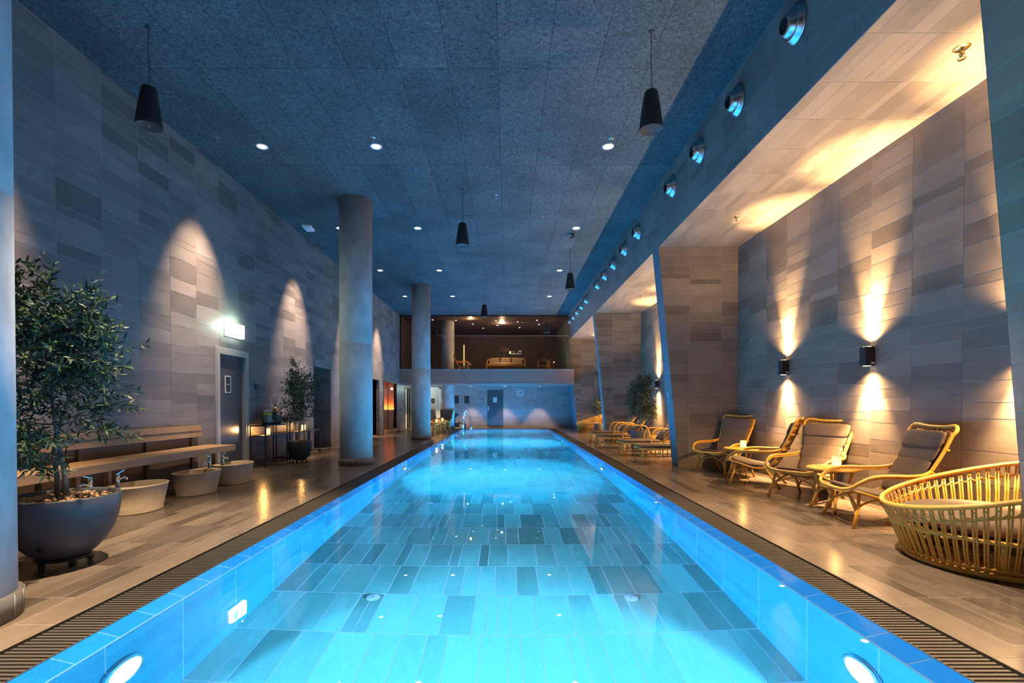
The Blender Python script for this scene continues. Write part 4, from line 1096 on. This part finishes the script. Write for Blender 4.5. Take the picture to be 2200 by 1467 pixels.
def make_tree(name, label, loc, pot, trunk, c, rad, ntw, nleaf, ll, lw, seed, leafm, nbr=26, rz=0.0, cat='potted tree'):
    t = thing(name, label, cat, loc, rz)
    kind, R, z0, z1, pm = pot
    if kind == 'round':
        hgt = z1 - z0
        prof = [(0.36 * R, z0), (0.46 * R, z0 + 0.015 * hgt), (0.58 * R, z0 + 0.09 * hgt), (0.73 * R, z0 + 0.22 * hgt), (0.86 * R, z0 + 0.40 * hgt), (0.95 * R, z0 + 0.62 * hgt), (0.99 * R, z0 + 0.82 * hgt), (R, z0 + 0.985 * hgt), (R * 0.99, z1), (R * 0.92, z1), (R * 0.90, z1 - 0.05), (R * 0.90, z1 - 0.12)]
        m = MB(); m.lathe(prof, 56); m.build('pot', M[pm], t)
    elif kind == 'tapered':
        prof = [(R * 0.80, z0), (R * 0.84, z0 + 0.01), (R, z1 - 0.01), (R * 0.99, z1), (R * 0.92, z1), (R * 0.90, z1 - 0.08)]
        m = MB(); m.lathe(prof, 48); m.build('pot', M[pm], t)
    rng = random.Random(seed + 5)
    m = MB(); m.lathe([(0.001, z1 - 0.06), (R * 0.91, z1 - 0.065)], 32, cap=False); m.build('soil', M['soil'], t)
    if R > 0.35:
        m = MB()
        for k in range(330):
            a = rng.uniform(0, 2 * PI); r = R * 0.86 * math.sqrt(rng.random()); s = rng.uniform(0.012, 0.024)
            m.lathe([(0.001, -s * 0.7), (s * 0.8, -s * 0.4), (s, 0), (s * 0.75, s * 0.5), (0.001, s * 0.75)], 6, o=(r * math.cos(a), r * math.sin(a), z1 - 0.05 + 0.03 * (1 - r / R) + rng.uniform(0, 0.015)), sx=rng.uniform(0.7, 1.2), sy=rng.uniform(0.7, 1.2), cap=False)
        o = m.build('clay_pebbles', M['chips'], t); o['kind'] = 'stuff'
    mb, tips = crown_mesh(seed, c, rad, ntw, nleaf, ll, lw)
    m = MB()
    forks = []
    for tr in trunk:
        p = spline(tr, 6); n = len(p); r0, r1 = 0.018 * R / 0.39 + 0.004, 0.010
        m.tube(p, [r0 + (r1 - r0) * i / (n - 1) for i in range(n)], 8); forks.append(p)
    step = max(1, len(tips) // nbr)
    for k in range(0, len(tips), step):
        P = tips[k][0]; tr = forks[k % len(forks)]
        a = min(tr[len(tr) // 2:], key=lambda q_: (q_ - P).length + max(0, q_.z - P.z + 0.1) * 3)
        mid = a.lerp(P, 0.5) + Vector((0, 0, -0.04))
        m.tube(spline([a, mid, P, tips[k][1]], 4), [0.008] * 4 + [0.006] * 4 + [0.003] * 5, 5)
    m.build('trunk', M['bark'], t)
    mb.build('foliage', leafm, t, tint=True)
    return t
big = make_tree('potted_olive_tree', 'large potted olive tree on a wheeled trolley beside the nearest column', (-3.70, 4.10, 0), ('round', 0.388, 0.072, 0.575, 'pot'),
    [[(0.045, -0.02, 0.50), (0.015, 0.0, 0.75), (-0.06, 0.02, 1.05), (-0.10, 0.02, 1.4), (-0.10, 0.0, 1.9)], [(-0.05, 0.0, 0.50), (-0.065, 0.02, 0.7), (-0.10, 0.04, 1.0), (-0.02, 0.12, 1.45), (0.06, 0.1, 1.8)]],
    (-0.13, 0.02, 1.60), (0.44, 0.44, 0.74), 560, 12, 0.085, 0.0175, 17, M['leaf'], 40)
m = MB(); m.lathe([(0.001, 0.05), (0.185, 0.05), (0.19, 0.06), (0.185, 0.071), (0.001, 0.071)], 32); m.build('trolley', M['black'], big)
for k in range(5):
    a = 2 * PI * k / 5 - 0.5; cx, cy = 0.17 * math.cos(a), 0.17 * math.sin(a)
    m = MB(); Rm = Matrix.Translation((cx, cy, 0.026)) @ Matrix.Rotation(a + 0.6, 4, 'Z') @ Matrix.Rotation(PI / 2, 4, 'X')
    m.lathe([(0.008, -0.012), (0.024, -0.012), (0.026, 0), (0.024, 0.012), (0.008, 0.012)], 18, mat=Rm)
    m.box(-0.014, 0.014, -0.018, 0.018, 0.03, 0.055, mat=Matrix.Translation((cx, cy, 0)) @ Matrix.Rotation(a + 0.6, 4, 'Z'))
    m.build('caster', M['rubber'], big)
m = MB(); m.lathe([(0.001, 0.001), (0.022, 0.001)], 14, mat=Matrix.Translation((0.085, -0.307, 0.20)) @ Matrix.Rotation(PI / 2 + 0.35, 4, 'X')); m.build('drain_plug', M['rubber'], big)

tr2 = make_tree('potted_olive_tree', 'potted olive tree in a black pot beside the drinks console', (-4.70, 11.15, 0), ('round', 0.27, 0.06, 0.50, 'pot_black'),
    [[(0.0, 0, 0.46), (-0.02, 0, 0.8), (0.05, 0, 1.1), (0.05, 0, 1.7)], [(0.10, 0.02, 0.46), (0.09, 0.02, 0.8), (0.06, 0.02, 1.2)], [(-0.03, 0.02, 0.46), (0.01, 0.02, 0.85), (0.0, 0.02, 1.2)]],
    (0.08, -0.03, 1.56), (0.34, 0.32, 0.64), 300, 9, 0.075, 0.022, 29, M['leaf_far'], 26)
for k in range(4):
    a = PI / 4 + k * PI / 2
    m = MB(); m.tube([(0.14 * math.cos(a), 0.14 * math.sin(a), 0.065), (0.16 * math.cos(a), 0.16 * math.sin(a), 0.001)], 0.018, 8); m.build('foot', M['black'], tr2)
make_tree('potted_olive_tree', 'potted olive tree standing among the sun loungers behind the second pier', (3.72, 13.86, 0), ('tapered', 0.26, 0.0, 0.575, 'pot_grey'),
    [[(0.0, 0, 0.52), (0.01, 0, 0.75), (-0.01, 0.0, 1.0), (0.0, 0, 1.5)]], (0.04, 0, 1.53), (0.37, 0.37, 0.60), 520, 11, 0.07, 0.02, 41, M['leaf_far'], 26)
make_tree('potted_olive_tree', 'small potted olive tree half hidden behind the third pier', (4.06, 21.9, 0), ('tapered', 0.21, 0.0, 0.47, 'pot_grey'),
    [[(0.0, 0, 0.42), (0.02, 0, 0.7), (0.0, 0, 1.2)]], (0.0, 0, 1.3), (0.30, 0.30, 0.52), 150, 8, 0.09, 0.026, 53, M['leaf_far'], 16)

# ================================================================== FOOT BASINS AND BENCH
def make_basin(label, loc, rz):
    t = thing('foot_basin', label, 'foot basin', loc, rz, 'oval stone foot basins')      # tap at local +Y end
    a, b, hgt = 0.285, 0.40, 0.33
    prof = [(0.70, 0.012), (0.72, 0.0), (0.80, 0.012), (0.81, 0.02), (0.99, hgt - 0.008), (1.0, hgt), (0.93, hgt)]
    m = MB()
    n = 56
    rings = []
    def ring(fx, fy, cy, z): return [Vector((a * fx * math.cos(2 * PI * k / n), cy + b * fy * math.sin(2 * PI * k / n), z)) for k in range(n)]
    for f, z in ((0.74, 0.004), (0.815, 0.0), (0.82, 0.014), (0.80, 0.018), (0.985, hgt - 0.01), (1.0, hgt - 0.004), (0.995, hgt)): rings.append(ring(f, f, 0, z))
    for fx, fy, cy, z in ((0.90, 0.76, -0.075, hgt), (0.885, 0.745, -0.075, hgt - 0.008), (0.80, 0.66, -0.075, 0.16), (0.62, 0.50, -0.075, 0.07), (0.05, 0.05, -0.075, 0.06)): rings.append(ring(fx, fy, cy, z))
    m.rings(rings); m.build('bowl', M['stone'], t)
    m = MB(); m.lathe([(0.001, 0.066), (0.022, 0.064), (0.024, 0.060)], 16, o=(0, -0.075, 0), cap=False); m.build('drain', M['chrome'], t)
    fy = 0.315
    m = MB(); m.lathe([(0.03, hgt), (0.03, hgt + 0.008), (0.023, hgt + 0.014), (0.022, hgt + 0.12), (0.024, hgt + 0.125), (0.024, hgt + 0.16), (0.018, hgt + 0.168)], 20, o=(0, fy, 0)); tap = m.build('tap', M['chrome'], t)
    m = MB(); m.tube(spline([(0, fy - 0.01, hgt + 0.095), (0, fy - 0.07, hgt + 0.115), (0, fy - 0.125, hgt + 0.112), (0, fy - 0.14, hgt + 0.10), (0, fy - 0.142, hgt + 0.085)], 5), 0.012, 10); m.build('spout', M['chrome'], tap)
    m = MB(); m.box(-0.011, 0.011, -0.10, 0.02, -0.006, 0.006, mat=Matrix.Translation((0, fy, hgt + 0.178)) @ Matrix.Rotation(-0.3, 4, 'X')); bevel(m.build('lever', M['chrome'], tap), 0.003)
    return t
BX = -4.63
ba = make_basin('oval stone foot basin half hidden behind the big olive pot', (BX, 5.15, 0), 0.0)
dup(ba, (BX + 0.02, 6.14, 0), PI, 'oval stone foot basin right of the big olive pot, tap at its near end')
dup(ba, (BX, 7.35, 0), 0.0, 'oval stone foot basin third from the near end, tap at its far end')
dup(ba, (BX, 8.33, 0), PI, 'oval stone foot basin farthest along the bench, near the steel door')
t = thing('wall_bench', 'long wooden slatted bench with backrest along the left wall', 'bench', (XL, 5.6, 0))
y0, y1 = -3.1, 3.05
for k in range(5):
    m = MB(); x = 0.10 + k * 0.093; m.box(x, x + 0.085, y0, y1, 0.585, 0.615); bevel(m.build('seat_slat', M['wood'], t), 0.004)
m = MB(); m.box(0.56, 0.60, y0, y1 + 0.06, 0.515, 0.617); bevel(m.build('front_apron', M['wood'], t), 0.004)
m = MB(); m.box(0.08, 0.56, y1, y1 + 0.06, 0.53, 0.613); bevel(m.build('end_board', M['wood'], t), 0.004)
for z in (0.765, 0.868):
    m = MB(); mm = Matrix.Translation((0.085, 0, z)) @ Matrix.Rotation(-0.12, 4, 'Y'); m.box(-0.018, 0.018, y0, y1 - 0.10, 0, 0.095, mat=mm); bevel(m.build('backrest_slat', M['wood'], t), 0.004)
for y in (-2.4, -1.2, 0.0, 0.55, 1.7, 2.75):
    m = MB(); m.box(0.045, 0.075, y - 0.03, y + 0.03, 0.0, 0.90); m.box(0.075, 0.50, y - 0.025, y + 0.025, 0.535, 0.585); m.build('bracket', M['wood_dark'], t)
m = MB(); m.box(0.012, 0.045, y0, y1 - 0.12, 0.0, 0.76); m.build('back_panel', M['wood_dark'], t)
for y in (0.05, 0.50, 2.72):
    m = MB(); m.box(0.42, 0.48, y - 0.03, y + 0.03, 0.0, 0.585); bevel(m.build('leg', M['wood'], t), 0.004)

# ================================================================== DRINKS CONSOLES
def make_console(label, loc, Lc, Hc, shelf=True):
    t = thing('console_table', label, 'console table', loc, 0, 'black metal console tables')
    Wc = 0.31; r = 0.0125
    def bar(a, b):
        m_.box(min(a[0], b[0]) - r, max(a[0], b[0]) + r, min(a[1], b[1]) - r, max(a[1], b[1]) + r, min(a[2], b[2]) - r, max(a[2], b[2]) + r)
    for x in (0, Wc):
        for y in (0, Lc):
            m_ = MB(); m_.box(x - r, x + r, y - r, y + r, 0.001, Hc); m_.build('leg', M['black'], t)
    for z in ((Hc - r, 0.66, 0.10) if shelf else (Hc - r, 0.10)):
        m_ = MB()
        if z != 0.10: bar((Wc, 0, z), (Wc, Lc, z))
        bar((0, 0, z), (0, Lc, z)); bar((0, 0, z), (Wc, 0, z)); bar((0, Lc, z), (Wc, Lc, z))
        m_.build('frame_rail', M['black'], t)
    m = MB(); m.box(0.012, Wc - 0.012, 0.012, Lc - 0.012, Hc - 0.012, Hc); m.build('tabletop', M['black'], t)
    if shelf:
        m = MB(); m.box(0.012, Wc - 0.012, 0.012, Lc - 0.012, 0.654, 0.668); m.build('shelf', M['black'], t)
    return t
make_console('black metal console table carrying the drink dispensers, nearest the steel door', (-5.33, 10.24, 0), 1.0, 0.885)
make_console('black metal console table behind the potted olive tree', (-5.33, 11.38, 0), 1.05, 0.925)
make_console('low black metal frame table beyond the potted tree, by the dark doorway', (-5.33, 12.52, 0), 0.68, 0.66, False)
def make_dispenser(label, loc, lemon):
    t = thing('drink_dispenser', label, 'drink dispenser', loc, 0, 'glass drink dispensers')
    m = MB(); m.lathe([(0.001, 0.03), (0.10, 0.03), (0.105, 0.05), (0.108, 0.22), (0.10, 0.26), (0.085, 0.275)], 28, cap=False); m.build('jar', M['glass'], t)
    m = MB(); m.lathe([(0.001, 0.0), (0.095, 0.0), (0.085, 0.03), (0.001, 0.03)], 24, cap=False); m.build('stand', M['black'], t)
    m = MB(); m.lathe([(0.001, 0.036), (0.096, 0.036), (0.102, 0.20), (0.001, 0.20)], 24, cap=False); m.build('drink', M['drink'], t)
    if lemon:
        m = MB(); m.lathe([(0.001, 0.20), (0.100, 0.20), (0.101, 0.225), (0.07, 0.245), (0.001, 0.25)], 24, cap=False); m.build('lemon_slices', M['lemon'], t)
        m = MB(); m.lathe([(0.087, 0.272), (0.09, 0.285), (0.05, 0.305), (0.014, 0.31), (0.016, 0.33), (0.001, 0.333)], 24, cap=False); m.build('lid', M['glass_lid'], t)
    else:
        m = MB(); m.lathe([(0.09, 0.270), (0.094, 0.285), (0.07, 0.30), (0.02, 0.305), (0.018, 0.325), (0.001, 0.328)], 24, cap=False); m.build('lid', M['copper'], t)
    m = MB(); m.tube([(0.10, -0.02, 0.07), (0.145, -0.03, 0.07), (0.15, -0.03, 0.045)], 0.011, 8); m.tube([(0.135, -0.03, 0.07), (0.135, -0.03, 0.10)], 0.008, 6); m.build('tap', M['chrome'], t)
    return t
M['drink'] = plain('drink', (0.50, 0.52, 0.45), 0.15, noise=0.3, nscale=12)
M['glass_lid'] = plain('frosted lid', (0.38, 0.38, 0.34), 0.2)
make_dispenser('glass drink dispenser with yellow lemon slices on the console', (-5.17, 10.62, 0.886), True)
make_dispenser('glass drink dispenser with a copper lid on the console', (-5.17, 11.06, 0.886), False)
t = thing('tumbler_tray', 'dark tray of black tumblers between the two drink dispensers', 'tray', (-5.175, 10.84, 0.886))
m = MB(); m.box(-0.12, 0.12, -0.085, 0.085, 0, 0.012); bevel(m.build('tray', M['black'], t), 0.004)
for i in range(3):
    for j in range(2):
        m = MB(); m.lathe([(0.028, 0.013), (0.034, 0.13), (0.031, 0.13), (0.026, 0.02)], 16, o=(-0.075 + i * 0.075, -0.04 + j * 0.08, 0)); m.build('tumbler', M['dark_grille'], t)
t = thing('diffuser_bottle', 'slim copper topped bottle with dark stems at the wall behind the dispenser', 'bottle', (-5.27, 11.19, 0.886))
m = MB(); m.lathe([(0.04, 0), (0.045, 0.02), (0.045, 0.30), (0.02, 0.36)], 20); m.build('bottle', M['pot_black'], t)
m = MB(); m.lathe([(0.05, 0.33), (0.05, 0.345), (0.018, 0.375)], 20); m.build('collar', M['copper'], t)
m = MB()
for a in (-0.10, -0.02, 0.05, 0.11): m.tube([(0, a * 0.2, 0.36), (a * 0.2, a, 0.62)], 0.005, 5)
m.build('stem', M['ink'], t)
t = thing('bread_dome', 'black dome cover on the second console beside the tree', 'dome cover', (-5.16, 12.12, 0.926))
m = MB(); m.lathe([(0.17, 0.0), (0.175, 0.015), (0.17, 0.06), (0.14, 0.13), (0.08, 0.165), (0.001, 0.175)], 28); m.build('dome', M['black'], t)
m = MB(); m.lathe([(0.012, 0.172), (0.018, 0.19), (0.001, 0.20)], 12); m.build('knob', M['black'], t)
for i, (y, lab) in enumerate(((11.50, 'black rounded jar on the second console, nearest the copper-lidded dispenser'), (11.72, 'black rounded jar on the second console beside the black dome'))):
    t = thing('storage_jar', lab, 'jar', (-5.17, y, 0.926), 0, 'black jars')
    m = MB(); m.lathe([(0.07, 0), (0.085, 0.02), (0.085, 0.09), (0.06, 0.12)], 20); m.build('body', M['black'], t)
    m = MB(); m.lathe([(0.062, 0.12), (0.062, 0.13), (0.01, 0.14), (0.012, 0.155), (0.001, 0.157)], 18); m.build('lid', M['black'], t)
dup(cn, (-5.085, 10.46, 0.669), label='glowing candle lantern on the shelf of the drinks console near the steel door'); candle_lamp((-5.17, 10.46, 0.60), 2.6)
dup(cn, (-5.085, 12.30, 0.669), label='glowing candle lantern on the second console shelf right of the olive tree'); candle_lamp((-5.17, 12.30, 0.62), 2.2)

# ================================================================== FAR CORNER SEATING
GD = 'rattan chairs in the far corner by the pool'
dup(ch, (-3.62, 22.4, 0), math.radians(-12), 'rattan chair nearest the cream door, left of the far candle tables', GD)
dup(ch, (-3.50, 23.85, 0), math.radians(-50), 'rattan chair behind the far candle tables, back to the cream door', GD)
dup(ch, (-3.20, 25.15, 0), math.radians(-95), 'pale rattan chair just before the farthest column', GD)
dup(tb, (-3.06, 21.35, 0), 0.2, 'round rattan side table nearest the third column, in the far corner')
dup(tb, (-3.06, 23.1, 0), 0.6, 'round rattan side table in the far corner, second from the third column')
dup(cn, (-3.06, 21.33, 0.53), label='glowing candle lantern on the far corner table nearest the third column'); candle_lamp((-3.06, 21.33, 0.53), 4)
dup(cn, (-3.04, 23.08, 0.53), label='glowing candle lantern on the second far corner table'); candle_lamp((-3.04, 23.08, 0.53), 4)
t = thing('pool_hoist', 'black folded pool hoist with splayed legs beside the far column', 'hoist', (-2.72, 27.0, 0))
m = MB()
m.box(-0.22, 0.10, -0.15, 0.15, 0.06, 0.32); bevel(m.build('base', M['black'], t), 0.05, 3)
m = MB()
for a, b in (((0.05, -0.12, 0.30), (0.38, -0.2, 0.20)), ((0.05, 0.12, 0.30), (0.38, 0.2, 0.20))):
    m = MB(); m.tube(spline([a, (a[0] + 0.12, a[1], 0.30), b, (b[0] + 0.02, b[1], 0.001)], 5), 0.035, 8); m.build('leg', M['black'], t)
m = MB(); m.tube([(-0.15, 0, 0.30), (-0.16, 0, 0.72)], 0.03, 10); m.build('mast', M['black'], t)
m = MB(); m.pillow((-0.12, 0, 0.72), (0.34, 0.26, 0.24), 0.6, 20, 12); m.build('seat', M['black'], t)
m = MB(); m.lathe([(0.001, -0.005), (0.035, -0.005), (0.035, 0.01), (0.001, 0.01)], 16, mat=Matrix.Translation((-0.02, -0.13, 0.62)) @ Matrix.Rotation(PI / 2, 4, 'X')); m.build('wheel', M['steel'], t)

# ================================================================== UPPER LOUNGE
ZLg = 3.021
def up(px, Y): return (px - 1090) / 1060 * Y
dup(ch, (up(995, 27.0), 26.6, ZLg), math.radians(8), 'rattan lounge chair with pale cushions behind the balcony glass, beside the column', 'rattan chairs in the upper lounge')
t = thing('low_armchair', 'low rattan armchair behind the balcony glass near the leaning beam', 'chair', (up(1168, 26.6), 26.6, ZLg))
for x in (-0.31, 0.31):
    m = MB(); m.tube(spline([(x, -0.30, 0.0), (x, -0.30, 0.40), (x, -0.24, 0.56), (x * 0.98, 0.0, 0.60), (x * 0.95, 0.28, 0.62), (x * 0.9, 0.36, 0.4), (x * 0.9, 0.38, 0.0)], 5), 0.022, 8); m.build('arm', M['rattan'], t)
m = MB(); m.tube([(-0.31, -0.30, 0.36), (0.31, -0.30, 0.36)], 0.02, 8); m.tube([(-0.29, 0.34, 0.36), (0.29, 0.34, 0.36)], 0.02, 8); m.tube([(-0.31, -0.30, 0.36), (-0.29, 0.34, 0.36)], 0.016, 8); m.tube([(0.31, -0.30, 0.36), (0.29, 0.34, 0.36)], 0.016, 8); m.build('seat_frame', M['rattan'], t)
m = MB(); m.pillow((0, 0, 0.40), (0.56, 0.60, 0.11), 0.35, 20, 10); m.build('seat_cushion', M['cushion'], t)
m = MB(); m.pillow((0, 0.27, 0.58), (0.54, 0.12, 0.34), 0.4, 20, 10); m.build('back_cushion', M['cushion'], t)
t = thing('rattan_sofa', 'long rattan sofa with pale cushions behind the balcony glass', 'sofa', (up(1087, 26.8), 26.6, ZLg))
ws = 1.02
m = MB(); p = spline([(-ws, -0.35, 0.0), (-ws, -0.35, 0.45), (-ws + 0.04, -0.2, 0.60), (-ws + 0.1, 0.3, 0.72), (-0.5, 0.42, 0.80), (0.5, 0.42, 0.80), (ws - 0.1, 0.3, 0.76), (ws - 0.02, -0.15, 0.66), (ws, -0.35, 0.45), (ws, -0.35, 0.0)], 6)
m.tube(p, 0.026, 8); m.build('back_frame', M['rattan'], t)
m = MB(); m.tube([(-ws, -0.36, 0.36), (ws, -0.36, 0.36)], 0.026, 8); m.tube([(-ws, 0.36, 0.36), (ws, 0.36, 0.36)], 0.02, 8); m.build('seat_frame', M['rattan'], t)
for x in (-ws, ws):
    m = MB(); m.tube([(x, 0.36, 0.5), (x, 0.40, 0.0)], 0.022, 8); m.build('leg', M['rattan'], t)
    m = MB()
    for k in range(5): m.tube([(x, -0.30 + k * 0.13, 0.36), (x * 0.985, -0.28 + k * 0.13, 0.62)], 0.012, 5)
    m.build('arm_spindle', M['rattan'], t)
m = MB(); m.pillow((0, 0, 0.44), (2 * ws - 0.1, 0.68, 0.16), 0.3, 24, 10); m.build('seat_cushion', M['lounge_cushion'], t) if 'lounge_cushion' in M else None
for x in (-0.62, 0.0, 0.62):
    m = MB(); m.pillow((x, 0.28, 0.62), (0.60, 0.16, 0.36), 0.4, 20, 10); m.build('back_cushion', M['lounge_cushion'], t)
t = thing('lounge_table', 'dark bar table with vases in the upper lounge behind the sofa', 'table', (up(1090, 29.0), 28.9, ZLg))
m = MB(); m.box(-0.95, 0.95, -0.3, 0.3, 0.86, 0.90); bevel(m.build('tabletop', M['black'], t), 0.005)
for x in (-0.9, 0.9):
    m = MB(); m.box(x - 0.03, x + 0.03, -0.27, 0.27, 0, 0.86); m.build('leg', M['black'], t)
t = thing('display_shelf', 'pale shelf with ornaments standing behind the upper lounge sofa', 'shelf', (up(1114, 28.0), 28.0, ZLg))
m = MB(); m.box(-0.54, 0.17, -0.12, 0.12, 1.12, 1.15); bevel(m.build('shelf_board', M['white'], t), 0.004)
for x in (-0.50, 0.13):
    m = MB(); m.box(x - 0.015, x + 0.015, -0.1, 0.1, 0, 1.12); m.build('leg', M['black'], t)
dup(cn, (up(1096, 28.0), 28.0, ZLg + 1.151), label='tiny glowing candle lantern on the pale upper lounge shelf')
t = thing('gold_ornament', 'gold forked ornament on the pale upper lounge shelf', 'ornament', (up(1104, 28.0), 28.0, ZLg + 1.151))
m = MB(); m.lathe([(0.05, 0), (0.05, 0.02), (0.02, 0.05), (0.025, 0.09)], 16); m.build('base', M['brass'], t)
for s in (-1, 1):
    m = MB(); m.tube(spline([(0, 0, 0.08), (s * 0.045, 0, 0.14), (s * 0.05, 0, 0.22)], 4), 0.016, 8); m.build('branch', M['brass'], t)
t = thing('silver_ornament', 'curved pale ornament at the end of the upper lounge shelf', 'ornament', (up(1116, 28.0), 28.0, ZLg + 1.151))
m = MB(); m.tube(spline([(-0.08, 0, 0.0), (-0.05, 0, 0.10), (0.02, 0, 0.17), (0.09, 0, 0.13), (0.08, 0, 0.04)], 5), 0.022, 8); m.build('curve', M['white'], t)
m = MB(); m.lathe([(0.05, 0.0), (0.05, 0.012), (0.001, 0.014)], 14, o=(-0.07, 0, 0)); m.build('foot', M['white'], t)
t = thing('flower_vase', 'tall vase of dried flowers on the upper lounge table', 'vase', (up(1084, 28.9), 28.9, ZLg + 0.901))
m = MB(); m.lathe([(0.05, 0), (0.09, 0.06), (0.10, 0.14), (0.05, 0.24), (0.055, 0.28)], 20); m.build('vase', M['pot_grey'], t)
rng = random.Random(8); m = MB(); m2 = MB()
for k in range(26):
    a = rng.uniform(0, 2 * PI); r = rng.uniform(0.05, 0.30); z = rng.uniform(0.45, 0.72)
    m.tube([(0, 0, 0.26), (r * 0.4 * math.cos(a), r * 0.4 * math.sin(a), 0.42), (r * math.cos(a), r * math.sin(a), z)], 0.004, 4)
    m2.lathe([(0.001, -0.03), (0.03, 0), (0.02, 0.03), (0.001, 0.05)], 7, o=(r * math.cos(a), r * math.sin(a), z), cap=False)
m.build('stem', M['bark'], t); m2.build('flowers', M['flower'], t)
t = thing('floor_candle_stand', 'slim stand with a small candle at the beam end of the upper lounge', 'candle stand', (up(1190, 26.8), 26.8, ZLg))
m = MB(); m.lathe([(0.11, 0), (0.11, 0.015), (0.015, 0.03), (0.012, 0.50), (0.05, 0.52), (0.05, 0.535)], 18); m.build('stand', M['pot_grey'], t)
m = MB(); m.lathe([(0.03, 0.535), (0.03, 0.60), (0.001, 0.605)], 14); m.build('candle', M['candle'], t)
t = thing('floor_lamp', 'slender glowing upright floor lamp beside the upper lounge column', 'floor lamp', (up(997, 28.6), 28.6, ZLg))
m = MB(); m.lathe([(0.14, 0), (0.14, 0.02), (0.012, 0.03), (0.012, 0.42)], 18); m.build('base', M['brass'], t)
m = MB(); m.lathe([(0.028, 0.42), (0.028, 1.72), (0.001, 1.73)], 12); m.build('tube', M['lamp_tube'], t)
ld = None
for i, (x, y) in enumerate(((-2.7, 26.0), (-1.9, 27.2), (-0.6, 26.0), (-0.55, 27.6), (0.55, 26.4), (1.55, 25.9), (1.75, 27.3), (0.7, 28.4), (-1.4, 28.6), (-3.9, 25.8))):
    lab = 'small bright downlight in the upper lounge ceiling behind the balcony glass'
    if ld is None: ld = make_downlight((x, y, CEIL - 0.062), lab, 'upper lounge downlights', 0.05)
    else: dup(ld, (x, y, CEIL - 0.062))
t = thing('ceiling_fan_light', 'pale star-shaped ceiling lamp in the upper lounge', 'ceiling lamp', (1.0, 26.3, CEIL - 0.06))
m = MB(); m.lathe([(0.06, 0), (0.05, -0.05), (0.001, -0.06)], 16); m.build('hub', M['brass'], t)
for k in range(8):
    a = 2 * PI * k / 8; m = MB(); m.tube([(0.04 * math.cos(a), 0.04 * math.sin(a), -0.03), (0.42 * math.cos(a), 0.42 * math.sin(a), -0.05)], [0.02, 0.008], 6); m.build('ray', M['brass'], t)
lamp('lounge lamp', 'POINT', (-0.3, 26.9, 5.66), E_LOUNGE, (1.0, 0.70, 0.42), 0.04, spec=0)
lamp('lounge lamp', 'POINT', (-1.9, 25.5, 5.66), E_LOUNGE * 0.5, (1.0, 0.62, 0.30), 0.03, spec=0)
lamp('lounge candle', 'POINT', (up(1005, 26.0), 26.0, 3.95), E_LOUNGE * 0.16, (1.0, 0.58, 0.22), 0.03, spec=0)
lamp('lounge candle', 'POINT', (up(1080, 25.9), 25.9, 3.95), E_LOUNGE * 0.22, (1.0, 0.58, 0.22), 0.03, spec=0)
lamp('lounge candle', 'POINT', (up(1190, 26.8), 26.7, ZLg + 0.72), E_LOUNGE * 0.12, (1.0, 0.58, 0.22), 0.03, spec=0)
# ================================================================== ADDED BLUE LIGHT OVER THE POOL, CAMERA
for i in range(5):
    y = 3.2 + i * 5.1
    l = lamp('pool glow fill', 'AREA', ((PX0 + PX1) / 2, y, 0.03), E_GLOW * (1.0, 1, 1, 1, 1.6)[i], (0.04, 0.32, 1.0), (4.2, 5.0), (PI, 0, 0), spec=0.0)  # added upward lamps, standing in for light leaving the water
lamp('pool glow fill', 'AREA', ((PX0 + PX1) / 2, 25.3, 0.03), E_FARGLOW, (0.02, 0.34, 1.0), (4.2, 1.5), (PI, 0, 0), spec=0.0)  # added lamp, more blue for the far wall and soffit
cd = bpy.data.cameras.new('camera'); cam = bpy.data.objects.new('camera', cd); COL.objects.link(cam)
PITCH = 0.012
cam.location = (0, 0, H); cam.rotation_euler = (PI / 2 - PITCH, 0, 0)
cd.sensor_fit = 'HORIZONTAL'; cd.sensor_width = 36.0; cd.lens = 1060 / 2200 * 36.0
cd.shift_x = 10 / 2200; cd.shift_y = 146.7 / 2200
cd.clip_start = 0.05; cd.clip_end = 200
scene.camera = cam
w = bpy.data.worlds.new('world'); scene.world = w; w.use_nodes = True
bg = w.node_tree.nodes.get('Background') or w.node_tree.nodes.new('ShaderNodeBackground')
bg.inputs[0].default_value = (0.02, 0.06, 0.12, 1); bg.inputs[1].default_value = 0.1
scene.view_settings.view_transform = 'Standard'; scene.view_settings.look = 'None'
scene.view_settings.exposure = 0.0; scene.view_settings.gamma = 1.0
cy = scene.cycles
cy.use_denoising = True
cy.max_bounces = 7; cy.diffuse_bounces = 3; cy.glossy_bounces = 3; cy.transmission_bounces = 4; cy.transparent_max_bounces = 8
cy.sample_clamp_indirect = 4.0; cy.sample_clamp_direct = 0.0
cy.caustics_reflective = False; cy.caustics_refractive = True
cy.blur_glossy = 0.3
